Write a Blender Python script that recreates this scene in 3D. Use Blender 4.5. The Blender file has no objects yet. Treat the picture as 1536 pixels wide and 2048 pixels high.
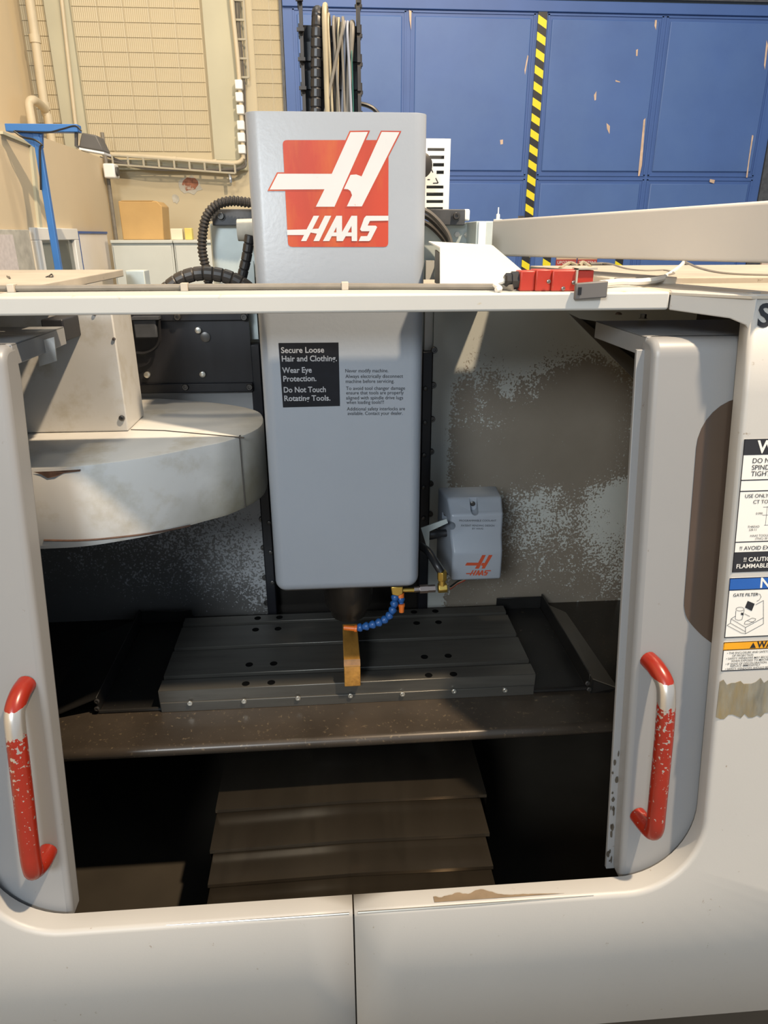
import bpy, bmesh, math, random
from mathutils import Vector, Matrix
random.seed(7)
R = math.radians
scene = bpy.context.scene
col = scene.collection

# ------------------------------------------------------------------ camera, world, lights, exposure
ZC = 1.90                       # eye height; all scene coordinates below are written relative to the eye level
FPX, PITCH, YAW, ROLL = 1395.0, R(21.6), R(4.3), R(-0.1)
fwd = Vector((math.sin(YAW)*math.cos(PITCH), math.cos(YAW)*math.cos(PITCH), -math.sin(PITCH)))
r0 = Vector((math.cos(YAW), -math.sin(YAW), 0)); u0 = r0.cross(fwd)
CR = math.cos(ROLL)*r0 + math.sin(ROLL)*u0
CU = -math.sin(ROLL)*r0 + math.cos(ROLL)*u0
cam = bpy.data.cameras.new('camera'); co = bpy.data.objects.new('camera', cam); col.objects.link(co)
cam.sensor_fit = 'VERTICAL'; cam.sensor_height = 36; cam.lens = 36*FPX/2048; cam.clip_start = 0.02; cam.clip_end = 100
co.matrix_world = Matrix(((CR.x, CU.x, -fwd.x, 0), (CR.y, CU.y, -fwd.y, 0), (CR.z, CU.z, -fwd.z, ZC), (0, 0, 0, 1)))
scene.camera = co

world = bpy.data.worlds.new('hall_air'); scene.world = world; world.use_nodes = True
bg = world.node_tree.nodes['Background']; bg.inputs[0].default_value = (0.66, 0.82, 1.0, 1); bg.inputs[1].default_value = 0.50
vs = scene.view_settings
vs.view_transform = 'Standard'; vs.look = 'None'; vs.gamma = 1; vs.use_curve_mapping = False; vs.exposure = 0.0

def lamp(name, kind, loc, target, power, color, size):
    l = bpy.data.lights.new(name, kind); l.energy = power; l.color = color
    if kind == 'AREA': l.shape = 'DISK'; l.size = size
    else: l.shadow_soft_size = size
    o = bpy.data.objects.new(name, l); col.objects.link(o)
    o.location = (loc[0], loc[1], loc[2]+ZC)
    d = Vector(target)-Vector(loc); o.rotation_euler = d.to_track_quat('-Z', 'Y').to_euler()
    return o
WARM = (1.0, 0.79, 0.55)
COOL = (0.84, 0.93, 1.0)
lamp('hall_lamp_over_machine', 'AREA', (1.75, 0.15, 3.6), (0.1, 1.4, -0.9), 380, WARM, 0.16)
lamp('hall_daylight', 'AREA', (-1.4, -2.8, 1.5), (0.1, 1.5, -0.5), 125, COOL, 1.1)
lamp('back_wall_fill', 'AREA', (0.4, 3.6, 3.6), (0.2, 6.0, 0.3), 48, (1.0, 0.86, 0.66), 0.5)  # added fill that brightens the back wall and gate
lamp('partition_fill', 'AREA', (-0.6, 2.6, 3.4), (-1.6, 5.0, 0.3), 62, (1.0, 0.84, 0.60), 0.4)  # added fill that brightens the partition and left wall

# ------------------------------------------------------------------ pixel -> real place helpers
def ray(x, y): return CR*((x-768)/FPX) - CU*((y-1024)/FPX) + fwd
def aY(x, y, Y): d = ray(x, y); return d*(Y/d.y)
def aZ(x, y, Z): d = ray(x, y); return d*(Z/d.z)
def aX(x, y, X): d = ray(x, y); return d*(X/d.x)
TL = 0.17                                            # the machine front leans back by this slope
def LP(x, z, dep=0.0): return Vector((x, 0.95+TL*(z+1.08)+dep, z))
def aL(x, y, dep=0.0):
    d = ray(x, y); Y0 = 0.95+dep; s = (Y0+TL*1.08)/(d.y-TL*d.z); return d*s

# ------------------------------------------------------------------ mesh helpers
class MB:
    def __init__(s): s.v = []; s.f = []
    def add(s, vs_, fs):
        n = len(s.v); s.v += [Vector(p) for p in vs_]; s.f += [tuple(i+n for i in f) for f in fs]; return s
    def box(s, x0, x1, y0, y1, z0, z1):
        return s.hexa([(x0,y0,z0),(x1,y0,z0),(x1,y1,z0),(x0,y1,z0),(x0,y0,z1),(x1,y0,z1),(x1,y1,z1),(x0,y1,z1)])
    def hexa(s, p): return s.add(p, [(0,3,2,1),(4,5,6,7),(0,1,5,4),(1,2,6,5),(2,3,7,6),(3,0,4,7)])
    def prism(s, poly, vec):
        n = len(poly); vec = Vector(vec); a = [Vector(p) for p in poly]; b = [p+vec for p in a]
        return s.add(a+b, [tuple(range(n)), tuple(range(2*n-1, n-1, -1))]+[(i, i+n, (i+1) % n+n, (i+1) % n) for i in range(n)])
    def poly(s, pts): return s.add(pts, [tuple(range(len(pts)))])
    def ring(s, c, ax, r, seg, ref=None):
        ax = Vector(ax).normalized(); ref = Vector(ref) if ref is not None else (Vector((0,0,1)) if abs(ax.z) < .9 else Vector((1,0,0)))
        u = ax.cross(ref).normalized(); w = ax.cross(u)
        return [Vector(c)+u*(r*math.cos(2*math.pi*i/seg))+w*(r*math.sin(2*math.pi*i/seg)) for i in range(seg)]
    def loft(s, rings, cap=True):
        n = len(rings[0]); pts = [p for r_ in rings for p in r_]; f = []
        for k in range(len(rings)-1):
            for i in range(n): f.append((k*n+i, k*n+(i+1) % n, (k+1)*n+(i+1) % n, (k+1)*n+i))
        if cap: f.append(tuple(range(n-1, -1, -1))); f.append(tuple((len(rings)-1)*n+i for i in range(n)))
        return s.add(pts, f)
    def lathe(s, p0, axis, prof, seg=24):
        p0 = Vector(p0); axis = Vector(axis).normalized()
        return s.loft([s.ring(p0+axis*h, axis, max(r, 1e-4), seg) for h, r in prof])
    def cyl(s, p0, p1, r, seg=16, r1=None):
        ax = Vector(p1)-Vector(p0); return s.loft([s.ring(p0, ax, r, seg), s.ring(p1, ax, r if r1 is None else r1, seg)])
    def tube(s, pts, r, seg=10, rad=None):
        pts = [Vector(p) for p in pts]; rings = []; u = None
        for i, p in enumerate(pts):
            t = (pts[min(i+1, len(pts)-1)]-pts[max(i-1, 0)]).normalized()
            if u is None: u = t.orthogonal().normalized()
            u = (u-t*u.dot(t)).normalized(); w = t.cross(u); rr = rad(i) if rad else r
            rings.append([p+u*(rr*math.cos(2*math.pi*k/seg))+w*(rr*math.sin(2*math.pi*k/seg)) for k in range(seg)])
        return s.loft(rings)
    def grid(s, rows):
        n = len(rows[0]); pts = [p for r_ in rows for p in r_]
        return s.add(pts, [(k*n+i, k*n+i+1, (k+1)*n+i+1, (k+1)*n+i) for k in range(len(rows)-1) for i in range(n-1)])

def smooth(pts, n=8):                                # Catmull-Rom through the points
    pts = [Vector(p) for p in pts]; P = [2*pts[0]-pts[1]]+pts+[2*pts[-1]-pts[-2]]; out = []
    for i in range(1, len(P)-2):
        for k in range(n):
            t = k/n; a, b, c, d = P[i-1], P[i], P[i+1], P[i+2]
            out.append(.5*((2*b)+(c-a)*t+(2*a-5*b+4*c-d)*t*t+(3*b-a-3*c+d)*t**3))
    return out+[pts[-1]]
def evenly(pts, step):
    out = [pts[0].copy()]; acc = 0
    for a, b in zip(pts, pts[1:]):
        L = (b-a).length; t = step-acc
        while t <= L: out.append(a.lerp(b, t/L)); t += step
        acc = (acc+L) % step if L else acc
    return out

def origin_of(p):
    return Vector((0, 0, 0)) if p is None else Vector(p['_org'])
def link(name, me, parent, loc=None):
    o = bpy.data.objects.new(name, me); col.objects.link(o); o.parent = parent
    if loc is not None: o.location = loc
    return o
def finish(me, sm):
    if sm:
        me.shade_smooth()
        try: me.set_sharp_from_angle(angle=R(sm if sm is not True else 40))
        except Exception: pass
def obj(name, mb, mat, parent=None, bevel=0, seg=2, sm=True, fix=True):
    """one mesh object; top-level ones get their origin at the base of their box"""
    if parent is None:
        xs = [p.x for p in mb.v]; ys = [p.y for p in mb.v]; zs = [p.z for p in mb.v]
        org = Vector(((min(xs)+max(xs))/2, (min(ys)+max(ys))/2, min(zs)))
    else: org = origin_of(parent)
    me = bpy.data.meshes.new(name); me.from_pydata([tuple(p-org) for p in mb.v], [], mb.f)
    if fix:
        b = bmesh.new(); b.from_mesh(me); bmesh.ops.recalc_face_normals(b, faces=b.faces); b.to_mesh(me); b.free()
    me.materials.append(mat); finish(me, sm)
    o = link(name, me, parent)
    if parent is None: o.location = org+Vector((0, 0, ZC))
    o['_org'] = tuple(org)
    if bevel:
        m = o.modifiers.new('edge', 'BEVEL'); m.width = bevel; m.segments = seg; m.limit_method = 'ANGLE'; m.angle_limit = R(35)
    return o
def thing(name, label, cat, org, group=None):
    o = bpy.data.objects.new(name, None); col.objects.link(o); o.empty_display_size = .05
    o.location = Vector(org)+Vector((0, 0, ZC)); o['_org'] = tuple(org); tag(o, label, cat, group); return o
def tag(o, label, cat=None, group=None, kind=None):
    if label: o['label'] = label
    if cat: o['category'] = cat
    if group: o['group'] = group
    if kind: o['kind'] = kind
    return o
def struct(o): o['kind'] = 'structure'; return o
def shared(name, mb, mat, sm=True):
    me = bpy.data.meshes.new(name); me.from_pydata([tuple(p) for p in mb.v], [], mb.f)
    b = bmesh.new(); b.from_mesh(me); bmesh.ops.recalc_face_normals(b, faces=b.faces); b.to_mesh(me); b.free()
    me.materials.append(mat); finish(me, sm); return me
def put(name, me, parent, pos, rot=None):
    """a copy sharing mesh data, at scene position pos (eye-relative)"""
    o = link(name, me, parent, Vector(pos)-origin_of(parent) if parent else Vector(pos)+Vector((0, 0, ZC)))
    if rot is not None: o.rotation_mode = 'QUATERNION'; o.rotation_quaternion = rot
    return o
def cut(o, cutters):
    """carve the given MBs out of object o (applied, nothing left behind)"""
    org = Vector(o['_org'])
    for c in cutters:
        me = bpy.data.meshes.new('c'); me.from_pydata([tuple(p-org) for p in c.v], [], c.f)
        b = bmesh.new(); b.from_mesh(me); bmesh.ops.recalc_face_normals(b, faces=b.faces); b.to_mesh(me); b.free()
        t = bpy.data.objects.new('c', me); col.objects.link(t); t.parent = o.parent
        if not o.parent: t.location = o.location
        bpy.context.view_layer.update()
        m = o.modifiers.new('cut', 'BOOLEAN'); m.operation = 'DIFFERENCE'; m.object = t; m.solver = 'EXACT'
        dg = bpy.context.evaluated_depsgraph_get(); new = bpy.data.meshes.new_from_object(o.evaluated_get(dg))
        o.modifiers.clear(); old = o.data; o.data = new; bpy.data.meshes.remove(old)
        bpy.data.objects.remove(t); bpy.data.meshes.remove(me)
    finish(o.data, 40)

def text_mb(mb, s, org, xdir, updir, size, align='LEFT', bold=0.0, width=None):
    """flat printed lettering added to a mesh builder"""
    cu = bpy.data.curves.new('t', 'FONT'); cu.body = s; cu.size = size; cu.align_x = align; cu.offset = bold*size; cu.resolution_u = 3
    o = bpy.data.objects.new('t', cu); col.objects.link(o); bpy.context.view_layer.update()
    dg = bpy.context.evaluated_depsgraph_get(); me = bpy.data.meshes.new_from_object(o.evaluated_get(dg))
    xs = [v.co.x for v in me.vertices] or [0, 1]; k = 1.0
    if width: k = width/max(1e-6, max(xs)-min(xs))
    X = Vector(xdir).normalized(); U = Vector(updir).normalized()
    mb.add([Vector(org)+X*(v.co.x*k)+U*v.co.y for v in me.vertices], [tuple(p.vertices) for p in me.polygons])
    bpy.data.objects.remove(o); bpy.data.curves.remove(cu); bpy.data.meshes.remove(me)
    return mb

# ------------------------------------------------------------------ materials
def mat(name, c, rough=.5, metal=0., vary=.12, scale=8., bump=0., bscale=60., c2=None, c2amt=0., c2scale=4., spec=.5, stretch=(1, 1, 1), sharp=.06):
    m = bpy.data.materials.new(name); m.use_nodes = True; nt = m.node_tree; N = nt.nodes; Lk = nt.links
    p = N['Principled BSDF']; p.inputs['Roughness'].default_value = rough; p.inputs['Metallic'].default_value = metal
    p.inputs['Specular IOR Level'].default_value = spec
    tc = N.new('ShaderNodeTexCoord'); mp = N.new('ShaderNodeMapping'); mp.inputs['Scale'].default_value = stretch
    Lk.new(tc.outputs['Object'], mp.inputs[0]); vec = mp.outputs[0]
    nz = N.new('ShaderNodeTexNoise'); nz.inputs['Scale'].default_value = scale; nz.inputs['Detail'].default_value = 6; Lk.new(vec, nz.inputs['Vector'])
    mr = N.new('ShaderNodeMapRange'); mr.inputs[1].default_value = .3; mr.inputs[2].default_value = .7
    mr.inputs[3].default_value = 1-vary; mr.inputs[4].default_value = 1+vary*.6; Lk.new(nz.outputs[0], mr.inputs[0])
    mul = N.new('ShaderNodeVectorMath'); mul.operation = 'SCALE'; mul.inputs[0].default_value = c[:3]; Lk.new(mr.outputs[0], mul.inputs['Scale'])
    out = mul.outputs[0]
    if c2:
        n2 = N.new('ShaderNodeTexNoise'); n2.inputs['Scale'].default_value = c2scale; n2.inputs['Detail'].default_value = 8; n2.inputs['Roughness'].default_value = .65; Lk.new(vec, n2.inputs['Vector'])
        t = .5+(.5-c2amt)*.22
        m2 = N.new('ShaderNodeMapRange'); m2.inputs[1].default_value = t-sharp*.5; m2.inputs[2].default_value = t+sharp*.5; Lk.new(n2.outputs[0], m2.inputs[0])
        mx = N.new('ShaderNodeMix'); mx.data_type = 'RGBA'; mx.inputs['B'].default_value = (*c2[:3], 1); Lk.new(out, mx.inputs['A']); Lk.new(m2.outputs[0], mx.inputs['Factor']); out = mx.outputs['Result']
    Lk.new(out, p.inputs['Base Color'])
    if bump:
        nb = N.new('ShaderNodeTexNoise'); nb.inputs['Scale'].default_value = bscale; nb.inputs['Detail'].default_value = 3; Lk.new(vec, nb.inputs['Vector'])
        bp = N.new('ShaderNodeBump'); bp.inputs['Strength'].default_value = bump; bp.inputs['Distance'].default_value = .002; Lk.new(nb.outputs[0], bp.inputs['Height']); Lk.new(bp.outputs[0], p.inputs['Normal'])
    return m

M = {}
M['beam'] = mat('cream_white_paint', (.52, .515, .49), .42, vary=.04, scale=3, c2=(.45, .38, .25), c2amt=-.28, c2scale=30)
M['panel'] = mat('putty_grey_paint', (.44, .43, .412), .45, vary=.05, scale=2, bump=.05, bscale=300, c2=(.25, .2, .15), c2amt=-.42, c2scale=60)
M['roofp'] = mat('dusty_putty_paint', (.46, .41, .34), .6, vary=.15, scale=7, c2=(.2, .15, .1), c2amt=-.35, c2scale=40)
M['door'] = mat('door_grey_paint', (.255, .257, .262), .38, vary=.04, scale=2, c2=(.15, .12, .1), c2amt=-.44, c2scale=50)
M['cowl'] = mat('bright_cream_paint', (.82, .79, .70), .45, vary=.03, scale=3)
M['arm'] = mat('arm_grey_paint', (.50, .475, .445), .42, vary=.04, scale=2)
M['head'] = mat('machine_grey_paint', (.285, .315, .36), .33, vary=.04, scale=3, bump=.12, bscale=130)
M['carousel'] = mat('carousel_cream_paint', (.57, .56, .535), .38, vary=.08, scale=5, c2=(.36, .31, .21), c2amt=-.25, c2scale=9, sharp=.3)
M['galv'] = mat('galvanised_steel', (.52, .58, .57), .42, .25, vary=.12, scale=14)
M['white'] = mat('white_plastic', (.82, .82, .80), .4, vary=.03)
M['black'] = mat('black_plastic', (.018, .018, .02), .38, vary=.2)
M['blackm'] = mat('oiled_black_steel', (.016, .016, .020), .42, .1, vary=.3, scale=9, stretch=(4, 4, .6))
M['rubber'] = mat('dusty_black_hose', (.035, .030, .027), .45, vary=.3, scale=30)
M['bar'] = mat('dark_grey_bar', (.07, .075, .085), .5, vary=.25, scale=40)
M['steel'] = mat('bright_steel', (.55, .54, .52), .28, .9, vary=.1)
M['bolt'] = mat('dark_bolt_steel', (.10, .095, .09), .35, .7, vary=.2)
M['chrome'] = mat('pale_screw_steel', (.6, .58, .52), .3, .8, vary=.1)
M['table'] = mat('worn_table_steel', (.115, .11, .098), .33, .5, vary=.22, scale=10, stretch=(.5, 5, 5), c2=(.07, .066, .06), c2amt=.1, c2scale=5, sharp=.25)
M['pan'] = mat('oily_brown_pan', (.055, .044, .034), .32, .25, vary=.3, scale=7, c2=(.13, .10, .065), c2amt=-.10, c2scale=105, sharp=.06)
M['tray'] = mat('dark_tray_steel', (.020, .019, .018), .35, .3, vary=.3, scale=8, c2=(.12, .10, .07), c2amt=-.33, c2scale=60)
M['wing'] = mat('brown_deflector_sheet', (.12, .105, .085), .35, .5, vary=.15, scale=4)
M['way'] = mat('oily_way_cover_steel', (.085, .071, .054), .24, .75, vary=.25, scale=8, stretch=(3, .6, 1), c2=(.05, .04, .03), c2amt=-.05, c2scale=4, sharp=.3)
M['dark'] = mat('black_oily_interior', (.016, .014, .012), .4, vary=.3, scale=5)
M['hole'] = mat('bolt_hole_black', (.004, .004, .004), .95, vary=.1, spec=.05)
M['floorpan'] = mat('brown_oily_floor_pan', (.05, .042, .032), .4, .2, vary=.3, scale=4)
M['nose'] = mat('dark_spindle_steel', (.03, .026, .022), .33, .5, vary=.4, scale=30, stretch=(1, 1, .2))
M['brass'] = mat('brass', (.62, .42, .10), .28, .85, vary=.15, scale=30)
M['nickel'] = mat('nickel_fitting', (.26, .215, .195), .3, .8, vary=.1)
M['bluepl'] = mat('blue_hose_plastic', (.02, .10, .32), .35, vary=.15)
M['orange'] = mat('orange_nozzle_plastic', (.72, .16, .02), .4, vary=.12, scale=40)
M['wood'] = mat('golden_wood', (.44, .22, .045), .42, .15, vary=.45, scale=26, stretch=(1, .4, 1), c2=(.14, .06, .015), c2amt=-.12, c2scale=18, sharp=.2, bump=.5, bscale=90)
M['wooddark'] = mat('dark_saw_cut', (.20, .10, .03), .5, vary=.3, scale=60)
M['red'] = mat('red_enamel', (.42, .035, .012), .30, vary=.12, scale=20, c2=(.62, .55, .48), c2amt=-.26, c2scale=70, sharp=.03)
M['redsw'] = mat('red_switch_paint', (.42, .036, .02), .4, vary=.1, c2=(.3, .2, .12), c2amt=-.35, c2scale=60)
M['key'] = mat('grey_switch_key', (.14, .13, .125), .5, vary=.1)
M['smoke'] = mat('smoked_window', (.075, .052, .038), .22, vary=.2, scale=3, spec=.6)
M['cablegrey'] = mat('grey_cable', (.20, .18, .15), .5, vary=.15, scale=30)
M['cabletan'] = mat('tan_hose', (.42, .36, .24), .45, vary=.25, scale=14)
M['cableblue'] = mat('blue_grey_cable', (.30, .32, .38), .5, vary=.1)
M['cabledark'] = mat('dark_grey_cable', (.12, .11, .10), .5, vary=.15)
M['cablegreen'] = mat('green_wire', (.02, .11, .09), .5)
M['cablewhite'] = mat('white_cable', (.72, .70, .64), .5, vary=.05)
M['ink'] = mat('black_ink', (.02, .02, .024), .5, vary=.2)
M['paper'] = mat('label_white', (.70, .69, .66), .45, vary=.03)
M['labelwhite'] = mat('worn_white_print', (.57, .575, .58), .45, vary=.05, c2=(.55, .35, .3), c2amt=-.33, c2scale=60)
M['labelblack'] = mat('worn_black_label', (.008, .009, .013), .6, vary=.3, scale=30, spec=.2)
M['silver'] = mat('faded_silver_print', (.36, .37, .40), .5, vary=.12, scale=20)
M['labelblue'] = mat('label_blue', (.02, .10, .38), .4)
M['labelorange'] = mat('label_orange', (.72, .33, .015), .4)
M['logored'] = mat('faded_red_decal', (.43, .048, .020), .42, vary=.15, scale=6, c2=(.46, .10, .022), c2amt=.18, c2scale=9, sharp=.25, stretch=(2, 2, .5))
M['logoflat'] = mat('red_print', (.42, .06, .02), .45, vary=.1)
M['glue'] = mat('yellowed_glue_residue', (.20, .195, .165), .3, vary=.35, scale=3, c2=(.22, .17, .085), c2amt=.2, c2scale=1.6, sharp=.3, bump=.8, bscale=3, stretch=(28, 1, 7))
M['cream'] = mat('cream_wall_paint', (.56, .485, .335), .75, vary=.08, scale=1.5)
M['cream2'] = mat('greenish_cream_paint', (.47, .45, .34), .75, vary=.10, scale=2)
M['office'] = mat('warm_cream_partition', (.66, .54, .365), .7, vary=.04, scale=2)
M['tile'] = mat('cream_ribbed_block', (.52, .455, .32), .5, vary=.06, scale=3)
M['gate'] = mat('blue_gate_paint', (.065, .135, .36), .5, vary=.10, scale=2, c2=(.085, .165, .38), c2amt=-.05, c2scale=1.2, sharp=.4)
M['gatef'] = mat('blue_gate_frame_paint', (.055, .12, .34), .5, vary=.08, scale=3)
M['scrape'] = mat('scraped_pale_metal', (.62, .45, .33), .6, vary=.2, scale=30)
M['postblue'] = mat('bright_blue_paint', (.035, .17, .50), .45, vary=.1)
M['pipe'] = mat('cream_pipe_paint', (.58, .50, .36), .5, vary=.08)
M['lad'] = mat('cable_tray_metal', (.50, .46, .36), .5, .2, vary=.1)
M['cab'] = mat('pale_grey_cabinet', (.58, .60, .56), .5, vary=.03)
M['card'] = mat('brown_cardboard', (.52, .33, .13), .8, vary=.1, scale=5)
M['board'] = mat('white_board', (.86, .82, .77), .6, vary=.02)
M['note'] = mat('pale_paper', (.74, .68, .52), .7, vary=.06)
M['yellow'] = mat('yellow_packet', (.72, .58, .15), .6)
M['brick'] = mat('bare_red_brick', (.36, .15, .09), .8, vary=.4, scale=30, c2=(.5, .45, .38), c2amt=-.05, c2scale=14)
M['plaster'] = mat('bare_grey_plaster', (.50, .48, .42), .85, vary=.2, scale=20)
M['floor'] = mat('hall_floor_concrete', (.22, .21, .19), .7, vary=.2)
M['flood'] = mat('floodlight_grey', (.09, .085, .08), .5, vary=.15)
M['pink'] = mat('pinkish_wall_paint', (.74, .58, .46), .75, vary=.05)
M['pinkpaper'] = mat('printed_notice_paper', (.66, .60, .58), .7, vary=.12, scale=40)
M['signred'] = mat('sign_red', (.40, .05, .04), .5)
M['signtan'] = mat('sign_tan', (.58, .40, .26), .5)

def glass_mat():
    m = bpy.data.materials.new('window_glass'); m.use_nodes = True; p = m.node_tree.nodes['Principled BSDF']
    p.inputs['Base Color'].default_value = (.20, .22, .20, 1); p.inputs['Roughness'].default_value = .08; p.inputs['Transmission Weight'].default_value = .25; return m
M['glass'] = glass_mat()

def tape_mat():
    m = bpy.data.materials.new('hazard_tape'); m.use_nodes = True; nt = m.node_tree; N = nt.nodes; Lk = nt.links; p = N['Principled BSDF']; p.inputs['Roughness'].default_value = .4
    tc = N.new('ShaderNodeTexCoord'); sx = N.new('ShaderNodeSeparateXYZ'); Lk.new(tc.outputs['Object'], sx.inputs[0])
    a = N.new('ShaderNodeMath'); a.operation = 'MULTIPLY_ADD'; a.inputs[1].default_value = .55; Lk.new(sx.outputs[0], a.inputs[0]); Lk.new(sx.outputs[2], a.inputs[2])
    d = N.new('ShaderNodeMath'); d.operation = 'DIVIDE'; d.inputs[1].default_value = .105; Lk.new(a.outputs[0], d.inputs[0])
    f = N.new('ShaderNodeMath'); f.operation = 'FRACT'; Lk.new(d.outputs[0], f.inputs[0])
    g = N.new('ShaderNodeMath'); g.operation = 'GREATER_THAN'; g.inputs[1].default_value = .5; Lk.new(f.outputs[0], g.inputs[0])
    mx = N.new('ShaderNodeMix'); mx.data_type = 'RGBA'; mx.inputs['A'].default_value = (.02, .02, .02, 1); mx.inputs['B'].default_value = (.80, .68, .02, 1)
    Lk.new(g.outputs[0], mx.inputs['Factor']); Lk.new(mx.outputs['Result'], p.inputs['Base Color']); return m
M['tape'] = tape_mat()

def worn_sheet(name, kind):
    """interior splash sheet: light paint worn through to bare grey-brown metal; the worn shape sits in the sheet's own coordinates"""
    m = bpy.data.materials.new(name); m.use_nodes = True; nt = m.node_tree; N = nt.nodes; Lk = nt.links; p = N['Principled BSDF']
    tc = N.new('ShaderNodeTexCoord'); sx = N.new('ShaderNodeSeparateXYZ'); Lk.new(tc.outputs['Object'], sx.inputs[0])
    def math_(op, a, b=None, c=None):
        n = N.new('ShaderNodeMath'); n.operation = op
        for i, q in enumerate((a, b, c)):
            if q is None: continue
            if isinstance(q, (int, float)): n.inputs[i].default_value = q
            else: Lk.new(q, n.inputs[i])
        return n.outputs[0]
    def ramp(v, pts):
        n = N.new('ShaderNodeFloatCurve'); cv = n.mapping.curves[0]
        while len(cv.points) < len(pts): cv.points.new(.5, .5)
        for q, (a, b) in zip(cv.points, pts): q.location = (a, b); q.handle_type = 'AUTO_CLAMPED'
        n.mapping.update(); Lk.new(v, n.inputs['Value']); return n.outputs[0]
    X, Z = sx.outputs[0], sx.outputs[2]
    def noise(scale, det=4, rough=.6):
        n = N.new('ShaderNodeTexNoise'); n.inputs['Scale'].default_value = scale; n.inputs['Detail'].default_value = det; n.inputs['Roughness'].default_value = rough
        Lk.new(tc.outputs['Object'], n.inputs['Vector']); return n.outputs[0]
    if kind == 'right':
        u = math_('DIVIDE', math_('SUBTRACT', X, .277), .65); v = math_('DIVIDE', math_('SUBTRACT', Z, -1.10), 1.0)    # 0..1 over the visible sheet
        keep = ramp(v, [(0, .30), (.10, .36), (.20, .42), (.30, .50), (.37, .50), (.43, .33), (.52, .24), (.66, .24), (.72, .32), (.78, .54), (.84, .70), (1, .8)])
        side = ramp(u, [(0, .48), (.05, .42), (.10, .10), (.18, 0.0), (.60, 0.0), (.80, .06), (.92, .13), (1, .13)])
        blob = N.new('ShaderNodeVectorMath'); blob.operation = 'DISTANCE'; Lk.new(tc.outputs['Object'], blob.inputs[0]); blob.inputs[1].default_value = (.42, 1.897, -.43)
        bl = ramp(math_('DIVIDE', blob.outputs['Value'], .3), [(0, .10), (.2, .12), (.45, .05), (.6, 0), (1, 0)])
        keep = math_('ADD', math_('ADD', keep, side), bl)
        for (bx, by, br, amt) in ((1015, 785, .035, .16), (1075, 790, .05, .10), (1125, 880, .05, .09), (1155, 915, .03, .12), (960, 800, .03, .10), (1238, 985, .06, .10), (1200, 1045, .10, .05), (1180, 745, .09, -.14), (1060, 745, .10, .10)):
            c_ = aY(bx, by, 1.897); dn = N.new('ShaderNodeVectorMath'); dn.operation = 'DISTANCE'; Lk.new(tc.outputs['Object'], dn.inputs[0]); dn.inputs[1].default_value = tuple(c_)
            keep = math_('ADD', keep, math_('MULTIPLY', math_('MAXIMUM', math_('SUBTRACT', 1.0, math_('DIVIDE', dn.outputs['Value'], br)), 0.0), amt*1.5))
        keep = math_('ADD', keep, math_('MULTIPLY', math_('SUBTRACT', noise(9, 3, .5), .5), .30))
    else:
        u = math_('DIVIDE', math_('SUBTRACT', X, -.80), .62); v = math_('DIVIDE', math_('SUBTRACT', Z, -1.15), 1.0)
        keep = ramp(v, [(0, .26), (.1, .32), (.2, .42), (.32, .47), (.45, .52), (.6, .62), (.72, .72), (1, .8)])
        side = ramp(u, [(0, -.08), (.5, 0), (.8, .06), (.92, .12), (.97, 0), (1, -.2)])
        keep = math_('ADD', keep, side)
    nz = math_('MULTIPLY_ADD', noise(190, 2, .5), .75, math_('MULTIPLY', noise(26, 4, .6), .25))
    d = math_('SUBTRACT', keep, nz)
    mr = N.new('ShaderNodeMapRange'); mr.inputs[1].default_value = -.03; mr.inputs[2].default_value = .03; Lk.new(d, mr.inputs[0])
    tone = noise(7, 5)
    def mixc(a, b, f):
        n = N.new('ShaderNodeMix'); n.data_type = 'RGBA'
        for k, q in (('A', a), ('B', b)):
            if isinstance(q, tuple): n.inputs[k].default_value = (*q, 1)
            else: Lk.new(q, n.inputs[k])
        Lk.new(f, n.inputs['Factor']); return n.outputs['Result']
    bare = mixc((.245, .21, .165), (.33, .285, .23), tone) if kind == 'right' else mixc((.12, .115, .11), (.20, .195, .185), tone)
    paint = mixc((.44, .45, .42), (.54, .55, .51), tone) if kind == 'right' else mixc((.32, .325, .33), (.44, .445, .45), tone)
    Lk.new(mixc(bare, paint, mr.outputs[0]), p.inputs['Base Color'])
    me_ = N.new('ShaderNodeMapRange'); me_.inputs[3].default_value = .3; me_.inputs[4].default_value = 0.; Lk.new(mr.outputs[0], me_.inputs[0]); Lk.new(me_.outputs[0], p.inputs['Metallic'])
    p.inputs['Roughness'].default_value = .42
    return m
M['sheetR'] = worn_sheet('worn_splash_sheet_right', 'right')
M['sheetL'] = worn_sheet('worn_splash_sheet_left', 'left')

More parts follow.
